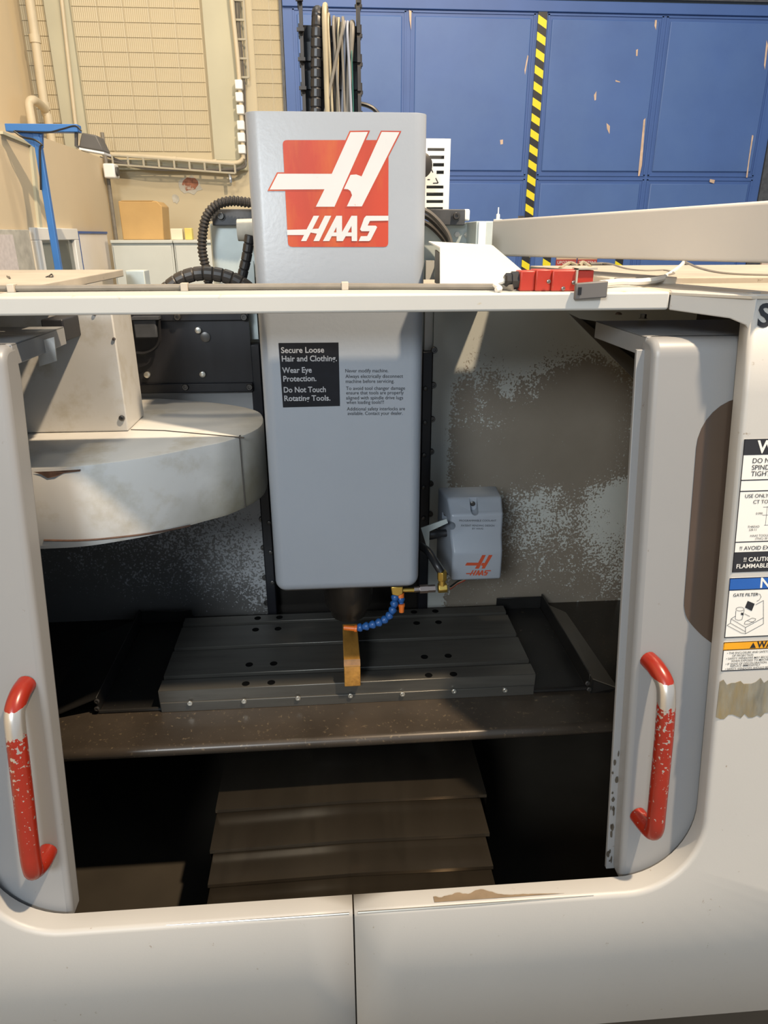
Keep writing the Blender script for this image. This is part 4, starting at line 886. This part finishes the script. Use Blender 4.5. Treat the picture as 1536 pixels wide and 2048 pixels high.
# the seam of the removable rear cover and the lower rust line
sp = right[split]
obj('cover_seam', MB().box(sp.x-.0012, sp.x+.0012, sp.y-.0022, sp.y+.01, cb+.004, ct+.0006), M['bolt'], TC)
s1 = aZ(262, 860, ct); s2 = aZ(330, 862, ct); s3 = aZ(488, 876, ct)
obj('cover_seam', MB().tube([Vector((p.x, p.y, ct+.0005)) for p in (s1, s2, s3)], .0016, 6), M['bolt'], TC)
rl = [Vector((p.x, p.y, 0)) for p in right if p.y < 1.45]
rust = mat('dry_rust_line', (.085, .045, .03), .8, vary=.4, scale=60)
obj('rust_line', MB().tube([Vector((p.x, p.y-.0005, cb+.026-.03*max(0, (p.x+.62)/.42))) for p in rl if p.x < -.30], .0022, 5), rust, TC)
fp = min(p.y for p in rl)
obj('rust_patch', MB().poly([Vector((aY(x, 938, fp).x, min(rl, key=lambda p: abs(p.x-aY(x, 938, fp).x)).y-.0012, ct-.0065-dz)) for x, dz in ((66, 0), (100, 0), (130, 0), (158, 0), (156, .004), (125, .005), (108, .011), (92, .013), (80, .005))]), rust, TC, sm=False, fix=False)
yb_ = 1.533
obj('arm_housing', MB().box(-.95, -.449, yb_, 1.676, ct+.001, -.112), M['carousel'], TC, bevel=.003)
put('bolt', bolt_s, TC, aY(244, 836, yb_-.001)); put('bolt', bolt_t, TC, aY(228, 678, yb_-.001)); put('bolt', bolt_t, TC, aY(189, 628, yb_-.001))
obj('chip', MB().box(0, .012, 0, .006, 0, .004), M['note'], TC).location = aZ(324, 852, ct)-Vector(TC['_org'])

# ================================================================== TABLE
TZ = -1.02
TB = thing('work_table', 'dark steel machine table with long T-slots and side trays', 'machine table', (.024, 1.6, -1.13))
prof = [(1.441, TZ-.058), (1.441, TZ)]
for g in (1.4955, 1.6235, 1.745):
    prof += [(g-.008, TZ), (g-.008, TZ-.016), (g-.014, TZ-.016), (g-.014, TZ-.026), (g+.014, TZ-.026), (g+.014, TZ-.016), (g+.008, TZ-.016), (g+.008, TZ)]
prof += [(1.79, TZ), (1.79, TZ-.058)]
obj('table_top', MB().prism([(-.439, y, z) for y, z in prof], (.928, 0, 0)), M['table'], TB, bevel=.0012, seg=1)
obj('front_strip', MB().box(-.436, .486, 1.436, 1.441, TZ-.058, TZ-.032), M['table'], TB, bevel=.001)
scr = shared('screw', MB().lathe((0, 0, 0), (0, -1, 0), [(0, .0062), (.003, .0062), (.0036, .0055), (.0036, .003), (.0018, .0028), (.0018, .0004)], 12), M['chrome'])
for x, y in ((380, 1406), (488, 1402), (596, 1396), (701, 1391), (805, 1388), (908, 1382), (1010, 1380)): put('screw', scr, TB, aY(x, y, 1.4358))
hole = shared('bolt_hole', MB().lathe((0, 0, -.003), (0, 0, 1), [(0, .0095), (.0036, .0095), (.0036, .0085), (.0034, .008), (.0034, .0004)], 16), M['hole'])
for y in (1.456, 1.538, 1.709, 1.772):
    for x in (-.231, -.169, .2205, .283): put('bolt_hole', hole, TB, (x, y, TZ))
zt0 = -1.077
def tray(x0, x1, xw):
    s_ = 1 if xw > 0 else -1
    mb = MB().box(min(x0, x1), max(x0, x1), 1.446, 1.87, zt0-.004, zt0)
    mb.box(min(xw, xw+s_*.004), max(xw, xw+s_*.004), 1.442, 1.87, zt0, -1.030).box(min(x0, x1), max(x0, x1), 1.866, 1.870, zt0, -1.038)
    o = obj('tray', mb, M['tray'], TB, bevel=.001, seg=1); o['_org'] = TB['_org']
    obj('tray_lip', MB().tube([(x0, 1.446, zt0+.003), (x1, 1.446, zt0+.003)], .0055, 8), M['tray'], o)
tray(-.585, -.437, -.585); tray(.488, .628, .628)
obj('deflector_wing', MB().prism([(.630, 1.425, -1.030), (.688, 1.405, -1.046), (.674, 1.77, -1.040), (.630, 1.80, -1.030)], (0, 0, -.003)), M['wing'], TB)
obj('wing_end', MB().prism([(.630, 1.425, -1.033), (.688, 1.405, -1.049), (.68, 1.43, -1.08), (.63, 1.43, -1.08)], (0, .002, 0)), M['tray'], TB)
obj('deflector_wing', MB().prism([(-.588, 1.44, -1.031), (-.588, 1.80, -1.031), (-.90, 1.80, -1.14), (-.90, 1.40, -1.14)], (0, 0, -.003)), M['tray'], TB)
for y in (1402, 1417): put('screw', bolt_s, TB, aY(194, y, 1.441))
for x, y in ((1175, 1366), (1178, 1378)): put('screw', bolt_s, TB, aY(x, y, 1.428))
# saddle pan with rolled front edge
zp = -1.081
rowsY = [(1.90, zp), (1.37, zp)]
rowsY += [(1.33, zp-.003)]
for k_ in range(0, 8): a = k_/7*math.pi*.75; rowsY.append((1.322-.012*math.sin(a), zp-.006-.012+.012*math.cos(a)+.004))
rowsY += [(1.335, zp-.026)]
ap = obj('saddle_pan', MB().grid([[Vector((x, y, z)) for x in (-.95, -.5, 0, .5, .97)] for y, z in rowsY]), M['pan'], TB, sm=50, fix=False)
ap.modifiers.new('sheet', 'SOLIDIFY').thickness = .003

# telescopic way covers in front of the saddle
WC = thing('way_cover', 'stack of oily steel telescopic way cover plates below the table', 'way cover', (.02, 1.2, -1.45))
edges = [(1.72, 1.288, -1.250, -.300, .343), (1.40, 1.180, -1.259, -.297, .327), (1.30, 1.100, -1.268, -.290, .318), (1.20, .995, -1.277, -.286, .314)]
for (yb0, yf, z, xa, xb) in edges:
    mb = MB(); xm_ = .019; zc = z+.006
    rows = [[Vector((xa, y, z-.12)), Vector((xa, y, z)), Vector((xm_, y, zc)), Vector((xb, y, z)), Vector((xb, y, z-.12))] for y in (yb0, yf)]
    rows.append([p+Vector((0, -.001, -.007 if 0 < i < 4 else 0)) for i, p in enumerate(rows[1])])
    rows.append([p+Vector((0, .006, -.001)) for p in rows[2]])
    o = obj('cover_plate', mb.grid(rows), M['way'], WC, sm=20); m_ = o.modifiers.new('sheet', 'SOLIDIFY'); m_.thickness = .0015; m_.offset = 0
obj('frame_base', MB().box(-.25, .28, 1.0, 1.6, -1.52, -1.39), M['dark'], WC)

# ------------------------------------------------------------------ wooden beam on the table
a0, a1 = aZ(689, 1369, TZ).x, aZ(721, 1369, TZ).x
WD = thing('wooden_block', 'short golden wooden block lying on the front of the machine table', 'wooden block', ((a0+a1)/2, 1.5, TZ))
yf = 1.424
zt_ = aY(705, 1332, yf).z
obj('saw_band', MB().prism([(a0-.0002, yf-.0004, zt_-.001), (a0-.0002, yf+.0036, zt_+.0065), (a0-.0002, yf+.0095, zt_+.0126), (a0-.0002, yf+.012, zt_+.010)], (a1-a0+.0004, 0, 0)), M['wooddark'], WD)
obj('block', MB().prism([(a0, yf, TZ+.0005), (a0, yf, zt_), (a0, yf+.004, zt_+.006), (a0, yf+.010, zt_+.012), (a0, 1.60, zt_+.012), (a0, 1.60, TZ+.0005)], (a1-a0, 0, 0)), M['wood'], WD, bevel=.0015)

# ================================================================== BEHIND THE HEAD
CO = thing('machine_column', 'galvanised steel machine column behind the spindle head', 'machine column', (.06, 2.1, -1.9))
cz = .030
obj('column_body', MB().box(-.300, .385, 1.955, 2.35, -1.9, cz), M['galv'], CO, bevel=.004)
obj('column_wing', MB().box(.366, .408, 1.83, 1.99, -.125, cz+.003), M['galv'], CO, bevel=.002)  # side plate, carried forward and down to shade the splash sheet
obj('shadow_block', MB().box(.285, .404, 1.795, 1.93, -.160, -.055), M['galv'], CO, bevel=.002)  # unseen box added behind the cowl to shade the splash sheet beside the light stripe
obj('wing_strip', MB().box(.372, .390, 1.826, 1.83, -.125, cz+.002), M['white'], CO)
for (xa, xb, bx_) in (((424, 437), (520, 437), 442), ((860, 437), (930, 437), 912)):
    a, b = aY(*xa, 1.93), aY(*xb, 1.93); z1 = aY(460, 418, 1.93).z; z0_ = aY(460, 451, 1.93).z
    obj('clamp_bar', MB().box(a.x, b.x, 1.93, 1.955, z0_, z1), M['bar'], CO, bevel=.002)
    c = aY(bx_, 432, 1.93); obj('washer', MB().cyl((c.x, 1.93, c.z), (c.x, 1.927, c.z), .0115, 18), M['bar'], CO); put('bolt', bolt_me, CO, (c.x, 1.927, c.z))
for x in (423, 933): c = aY(x, 430, 1.94); obj('end_cap', MB().box(c.x-.008, c.x+.008, 1.935, 1.975, c.z-.014, c.z+.014), M['white'], CO, bevel=.004)
nut = shared('bolt', MB().lathe((0, 0, 0), (0, -1, 0), [(0, .0075), (.004, .0075), (.004, .004), (.006, .004), (.006, .0004)], 6), M['chrome'], sm=False)
for x, y in ((914, 469), (933, 470), (413, 568), (442, 570)): put('bolt', nut, CO, aY(x, y, 1.954))
a, b = aY(478, 441, 1.90), aY(503, 480, 1.90)
obj('stub_pipe', MB().lathe((a.x, 1.86, (a.z+b.z)/2), (1, 0, 0), [(0, .025), (.03, .026), (.10, .026)], 20), M['plaster'], CO)
# slotted vent plate to the right
VY = 2.12
a, b = aY(840, 277, VY), aY(898, 420, VY)
VP = thing('vent_plate', 'white slotted ventilation plate behind the right side of the spindle head', 'vent plate', ((a.x+b.x)/2, VY, b.z))
fr = MB(); xr = aY(889, 300, VY).x
fr.box(xr, b.x-.001, VY, VY+.003, b.z, a.z)
slots = [(296, 302, 855), (311, 318, 859), (326, 333, 866), (341, 348, 873), (371, 377, 853), (385, 392, 853), (400, 406, 853), (414, 419, 853)]
prev = 277
for s0, s1, lx_ in slots+[(420, 420, 853)]:
    fr.box(a.x, xr, VY, VY+.003, aY(870, s0, VY).z, aY(870, prev, VY).z); prev = s1
    if s1 > s0: fr.box(a.x, aY(lx_, s0, VY).x, VY, VY+.003, aY(870, s1, VY).z, aY(870, s0, VY).z)
mk = MB()
for (xa, ya, xb, yb) in ((861, 335, 866, 345), (871.5, 356, 876.5, 366), (866, 366.5, 876.5, 366), (855, 359, 860, 359)):
    p, q = aY(xa, ya, VY-.0006), aY(xb, yb, VY-.0006); dd = (q-p).normalized(); nn_ = Vector((-dd.z, 0, dd.x))*.0012; mk.poly([p-nn_, q-nn_, q+nn_, p+nn_])
obj('pen_marks', mk, M['ink'], VP, sm=False, fix=False)
obj('plate', fr, M['white'], VP, sm=False)
obj('dark_backing', MB().box(a.x, b.x-.004, VY+.03, VY+.034, b.z, a.z-.01), M['bar'], VP)
obj('side_fold', MB().box(b.x-.003, b.x-.001, VY+.003, VY+.06, b.z, a.z), M['white'], VP)
obj('rubber_grommet', MB().lathe(aY(841, 330, 2.0), (0, 1, 0), [(0, .026), (.004, .032), (.02, .032), (.06, .030), (.3, .03)], 20), M['rubber'], CO)

# cable chain with hoses
KY = 1.82
CC = thing('cable_chain', 'upright black cable chain full of hoses behind the spindle head', 'cable chain', (aY(661, 225, KY).x, KY, .15))
xl0, xr0 = aY(607, 110, KY).x, aY(717, 110, KY).x
lk = MB(); h = .055; w = .0075
lk.prism([(0, -.02, -h*.5), (0, .02, -h*.5), (0, .02, h*.35), (0, .013, h*.5), (0, -.013, h*.5), (0, -.02, h*.35)], (w, 0, 0)).prism([(-.003, -.014, -h*.62), (-.003, .014, -h*.62), (-.003, .014, -h*.2), (-.003, -.014, -h*.2)], (w, 0, 0))
lk.box(-.006, .010, -.026, -.018, -h*.5, -h*.38)
lkm = shared('chain_link', lk, M['rubber'])
for i in range(9):
    z = .165+h*i
    put('chain_link', lkm, CC, (xl0-.006, KY, z)); put('chain_link', lkm, CC, (xr0+.004, KY, z), Matrix.Rotation(math.pi, 4, 'Z').to_quaternion())
cb_ = shared('cross_bar', MB().box(xl0-xr0, 0, .012, .018, -.020, .016), M['black'])
cb2 = shared('cross_bar', MB().box(xl0-xr0, 0, .020, .024, -.022, .024), M['blackm'])
for i in range(5): put('cross_bar', cb_, CC, (xr0, KY, .165+h*i)); put('cross_bar', cb2, CC, (xr0, KY, .190+h*i))
def hosepath(x0, x1, ytop, lean=0, Y=KY-.015):
    z = aY(x1, ytop, Y); a = aY(x0, 235, Y); m_ = a.lerp(z, .5)+Vector((lean, 0, 0))
    return smooth([a, m_, z-Vector((0, 0, .03)), z+Vector((.002, .02, -.004)), z+Vector((.004, .05, -.012)), z+Vector((.004, .07, -.06)), z+Vector((.004, .075, -.30))], 8)
def spiral(P, r, pitch):
    P = evenly(P, pitch/8); return MB().tube(P, r, 14, rad=lambda i: r*(1.0 if i % 8 not in (0,) else .86)*(1.0-.02*(i % 8)/8))
obj('spiral_hose', spiral(hosepath(632, 633, 14, Y=KY-.025), .0125, .019), M['black'], CC, sm=25)
for (x0_, x1_, yt, r, m_, ln_, Y_) in ((655, 648, 0, .0058, 'cabletan', 0, KY-.035), (665, 655, 18, .003, 'cabletan', 0, KY-.03), (666, 672, 30, .0062, 'cabledark', 0, KY-.012), (648, 684, 26, .0035, 'cablegrey', .004, KY-.035), (679, 666, 24, .0030, 'cablegrey', 0, KY-.03),
                                       (684, 688, 34, .0032, 'cableblue', .002, KY-.02), (690, 682, 36, .0028, 'cablegrey', 0, KY-.025), (695, 703, 36, .0062, 'cablegrey', .0, KY-.02), (703, 694, 34, .0028, 'cableblue', 0, KY-.03), (707, 703, 80, .0015, 'cablegreen', 0, KY-.03), (700, 698, 36, .0030, 'cabledark', 0, KY-.012), (675, 676, 27, .0026, 'cabletan', .0, KY-.022)):
    obj('cable', MB().tube(hosepath(x0_, x1_, yt, ln_, Y_), r, 8), M[m_], CC)
tag(obj('loose_cable', MB().tube(smooth([aY(*p, 1.9) for p in ((715, 206), (735, 211), (750, 220), (765, 240))], 6), .005, 8), M['black']), 'short black cable leaving the right side of the cable chain', 'cable')

# hoses left of the head
P = smooth([aY(*p, 1.90) for p in ((520, 408), (495, 405), (465, 402), (438, 408), (418, 425), (408, 450), (404, 490), (407, 515), (414, 545), (418, 575), (420, 600))], 14)
P = evenly(P, .0022)
tag(obj('corrugated_hose', MB().tube(P, .010, 14, rad=lambda i: .0122 if i % 4 < 2 else .0098), M['rubber'], sm=25), 'brown-black corrugated hose arching left of the spindle head', 'hose')
P = smooth([aY(*p, 1.74) for p in ((300, 612), (335, 577), (365, 556), (400, 547), (440, 550), (470, 560), (498, 578), (515, 600))], 10)
tag(obj('spiral_hose', spiral(P, .0165, .022), M['rubber'], sm=25), 'thick black spiral-wrapped hose arching just above the front beam', 'hose')
P = smooth([aY(*p, 1.80) for p in ((500, 470), (497, 490), (492, 520), (485, 550), (480, 580), (478, 600))], 10)
tag(obj('spiral_hose', spiral(P, .0125, .020), M['black'], sm=25), 'black spiral-wrapped hose hanging upright against the head edge', 'hose')
for i, (d, m_) in enumerate(((0, 'black'), (13, 'rubber'), (-12, 'cabledark'))):
    tag(obj('machine_cable', MB().tube(smooth([aY(*p, 1.91+.004*d/3) for p in ((845, 430+d), (862, 440+d), (882, 460+d), (898, 485+d), (906, 520+d))], 6), .006, 8), M[m_]), ('middle', 'lowest', 'uppermost')[i]+' of the black cables leaving the right edge of the head', 'cable')

# ================================================================== ON TOP OF THE ENCLOSURE
# pendant arm
AR = thing('pendant_arm', 'long grey rectangular arm reaching forward over the right of the machine', 'machine arm', (.6, 1.7, -.06))
p0 = aY(982, 476, 2.00); p1 = aY(1536, 460, 1.13); d = Vector((p1.x-p0.x, 1.13-2.00, 0)).normalized(); nrm = Vector((-d.y, d.x, 0))
if nrm.x < 0: nrm = -nrm
A0 = Vector((p0.x, 2.00, 0)); A1 = A0+d*.96
za0, za1 = aY(982, 512, 2.00).z, aY(982, 440, 2.00).z; zb0_, zb1_ = aY(1536, 525, 1.13).z, aY(1536, 399, 1.13).z
obj('arm_beam', MB().hexa([A0+Vector((0, 0, za0)), A1+Vector((0, 0, zb0_)), A1+nrm*.10+Vector((0, 0, zb0_)), A0+nrm*.10+Vector((0, 0, za0)), A0+Vector((0, 0, za1)), A1+Vector((0, 0, zb1_)), A1+nrm*.10+Vector((0, 0, zb1_)), A0+nrm*.10+Vector((0, 0, za1))]), M['arm'], AR, bevel=.006, seg=3)
B0 = A0-d*.004; B1 = A0-d*.062
obj('arm_hinge', MB().hexa([B1+Vector((0, 0, -.045)), B0+Vector((0, 0, -.045)), B0+nrm*.085+Vector((0, 0, -.045)), B1+nrm*.085+Vector((0, 0, -.045)), B1+Vector((0, 0, .036)), B0+Vector((0, 0, .036)), B0+nrm*.085+Vector((0, 0, .036)), B1+nrm*.085+Vector((0, 0, .036))]), M['galv'], AR, bevel=.003)
obj('hinge_gap', MB().hexa([q+Vector((0, 0, z)) for z in (-.046, .035) for q in (B0, A0, A0+nrm*.08, B0+nrm*.08)]), M['black'], AR)
c = A0+d*.01+nrm*.04-d*.05
obj('pivot_stud', MB().lathe((c.x, c.y, .038), (0, 0, 1), [(0, .012), (.004, .012), (.004, .005), (.016, .005), (.018, .002), (.034, .0015)], 12), M['white'], AR)
c = A0+d*.10+nrm*.03; obj('pivot_nut', MB().lathe((c.x, c.y, .041), (0, 0, 1), [(0, .008), (.006, .008), (.006, .001)], 6), M['bolt'], AR)
c = A0+d*.06; obj('stop_screw', MB().lathe((c.x, c.y, -.051), (0, 0, -1), [(0, .006), (.01, .006), (.01, .008), (.018, .008), (.018, .001)], 10), M['chrome'], AR)
# cream lamp cowl on the beam
CWY = 1.365
CW = thing('lamp_cowl', 'cream folded-metal cowl standing on the beam right of the head', 'cowl', (.29, 1.42, -.089))
f = [aY(*p, CWY) for p in ((880, 497), (984, 493), (1045, 545), (1046, 582), (880, 582))]
f[3].z = f[4].z = -.0885
mb = MB().prism(f, (0, .004, 0))
bk = [Vector((p.x*1.03, p.y+.16, p.z)) for p in f]
mb.add([f[0], f[1], bk[1]+Vector((0, 0, .0)), Vector((f[0].x+.03, bk[1].y, f[0].z-.004)), aY(857, 485, CWY+.11)], [(0, 1, 2, 3, 4)]).add([f[1], f[2], bk[2], bk[1]], [(0, 1, 2, 3)]).add([f[2], f[3], bk[3], bk[2]], [(0, 1, 2, 3)])
o = obj('cowl_shell', mb, M['cowl'], CW, sm=False)
o.modifiers.new('sheet', 'SOLIDIFY').thickness = .0025
obj('inner_liner', MB().prism([f[0]+Vector((.006, .02, -.012)), f[0]+Vector((.006, .105, -.004)), Vector((f[0].x+.006, f[0].y+.10, -.088)), Vector((f[0].x+.006, f[0].y+.02, -.088))], (.003, 0, 0)), M['wing'], CW)
# red safety switch with key
SW = thing('safety_switch', 'red box-shaped safety switch with cable gland lying on the beam', 'safety switch', tuple(aZ(1100, 588, -.089)))
SWY = 1.222
def sY(x, y, d=0): return aY(x, y, SWY+d)
zt_ = sY(1100, 542).z; z0_ = -.0885
xs = [sY(q, 565).x for q in (1043, 1068, 1104, 1152)]
obj('switch_body', MB().box(xs[0], xs[1]+.004, SWY+.008, SWY+.045, z0_, zt_), M['redsw'], SW, bevel=.002)
obj('switch_body_middle', MB().box(xs[1]+.004, xs[2], SWY+.004, SWY+.045, z0_, zt_+.002), M['redsw'], SW, bevel=.002)
obj('switch_head', MB().box(xs[2], xs[3]+.03, SWY, SWY+.045, z0_, zt_+.001), M['redsw'], SW, bevel=.002)
for x, y in ((1097, 563), (1126, 577), (1147, 565)): put('screw', bolt_t, SW, sY(x, y, -.0005))
obj('cable_gland', MB().lathe((xs[0]-.024, SWY+.026, (z0_+zt_)/2), (1, 0, 0), [(0, .009), (.003, .0125), (.012, .0125), (.012, .015), (.024, .015)], 8), M['black'], SW, sm=30)
obj('actuator_bracket', MB().box(xs[3]-.002, xs[3]+.001, SWY-.004, SWY+.01, z0_+.004, zt_+.004).box(xs[3]-.002, xs[3]+.034, SWY-.004, SWY+.02, zt_+.002, zt_+.005), M['roofp'], SW)
kx0, kx1 = aY(1150, 575, 1.195).x, aY(1211, 575, 1.195).x
kb = obj('switch_key', MB().hexa([(kx0, 1.190, -.1005), (kx1, 1.184, -.0965), (kx1, 1.197, -.0965), (kx0, 1.199, -.1005), (kx0, 1.190, -.074), (kx1, 1.184, -.070), (kx1, 1.199, -.070), (kx0, 1.2, -.074)]), M['key'], SW, bevel=.002)
for q in (.12, .86): x = kx0+(kx1-kx0)*q; obj('key_slot', MB().box(x-.0025, x+.0025, 1.186-.0015*q+.0008, 1.19, -.092, -.080), M['black'], SW)
obj('white_cable', MB().tube(smooth([Vector((xs[0]-.022, SWY+.026, (z0_+zt_)/2)), Vector((xs[0]-.04, SWY+.022, -.078)), aZ(1000, 577, -.083), aZ(992, 580, -.085)], 6), .0045, 8), M['cablewhite'], SW)
# conduit lying along the beam
cz_ = -.083
t = thing('beam_cable', 'thin grey cable clipped along the top of the front beam', 'cable', (-.2, 1.30, -.089))
obj('cable_run', MB().tube(smooth([Vector((-.62, 1.30, cz_)), Vector((-.3, 1.302, cz_)), Vector((0, 1.298, cz_)), Vector((.15, 1.290, cz_-.001)), Vector((.29, 1.255, cz_)), Vector((.315, 1.235, cz_))], 8), .0055, 8), M['cablegrey'], t)
for x in (25, 370, 690): c = aY(x, 578, 1.30); obj('clip', MB().box(c.x-.006, c.x+.006, 1.291, 1.309, -.089, -.0755), M['roofp'], t, bevel=.001)
# loose cables on the roof
for lb, pts, r, m_ in (('white cable running right from the red switch across the roof', ((1200, 570), (1240, 566), (1290, 565), (1330, 556), (1360, 535), (1368, 525)), .006, 'cablewhite'),
                       ('dark grey cable looping on the roof behind the red switch', ((1180, 530), (1215, 530), (1250, 541), (1290, 546), (1330, 545), (1345, 552), (1300, 560), (1230, 563)), .005, 'cablegrey'),
                       ('brown cable running to the right edge over the roof', ((1370, 527), (1400, 541), (1450, 552), (1536, 556), (1600, 556)), .006, 'cablegrey'),
                       ('bundle of tan cable ends lying behind the red switch', ((1120, 540), (1140, 528), (1158, 534), (1165, 526), (1180, 536)), .006, 'cabletan')):
    tag(obj('roof_cable', MB().tube(smooth([aZ(x, y, -.082)+Vector((0, 0, .002)) for x, y in pts], 6), r, 8), M[m_]), lb, 'cable')

for i, (pts, lb) in enumerate((([(92, 554), (98, 552), (103, 548), (106, 553), (100, 554), (96, 553)], 'curled metal shaving lying on the left roof panel'), ([(14, 552), (17, 555), (20, 557), (18, 553)], 'tiny metal shaving near the left edge of the roof panel'))):
    tag(obj('metal_shaving', MB().tube(smooth([aZ(x, y, -.0828) for x, y in pts], 4), .0014, 5), M['bolt']), lb, 'metal shaving')

for pre, g in (('storage_cabinet', 'pale grey cabinets at the back wall'), ('warning_sign', 'red warning signs on the gate'), ('machine_cable', 'black cables at the right edge of the head'), ('roof_cable', 'loose cables on the right roof'),
               ('wall_cable', 'cables on the back wall'), ('spiral_hose', 'spiral-wrapped hoses left of the head'), ('cable_ladder', 'cable ladders on the back wall'), ('wall_conduit', 'cream conduits on the back wall'), ('metal_shaving', 'metal shavings on the left roof'), ('paper_packet', 'packets on the cabinet')):
    for o in bpy.data.objects:
        if o.parent is None and o.name.split('.')[0] == pre and 'group' not in o: o['group'] = g
# scene tidy: the helper property is not part of the scene description
for o in bpy.data.objects:
    if '_org' in o: del o['_org']
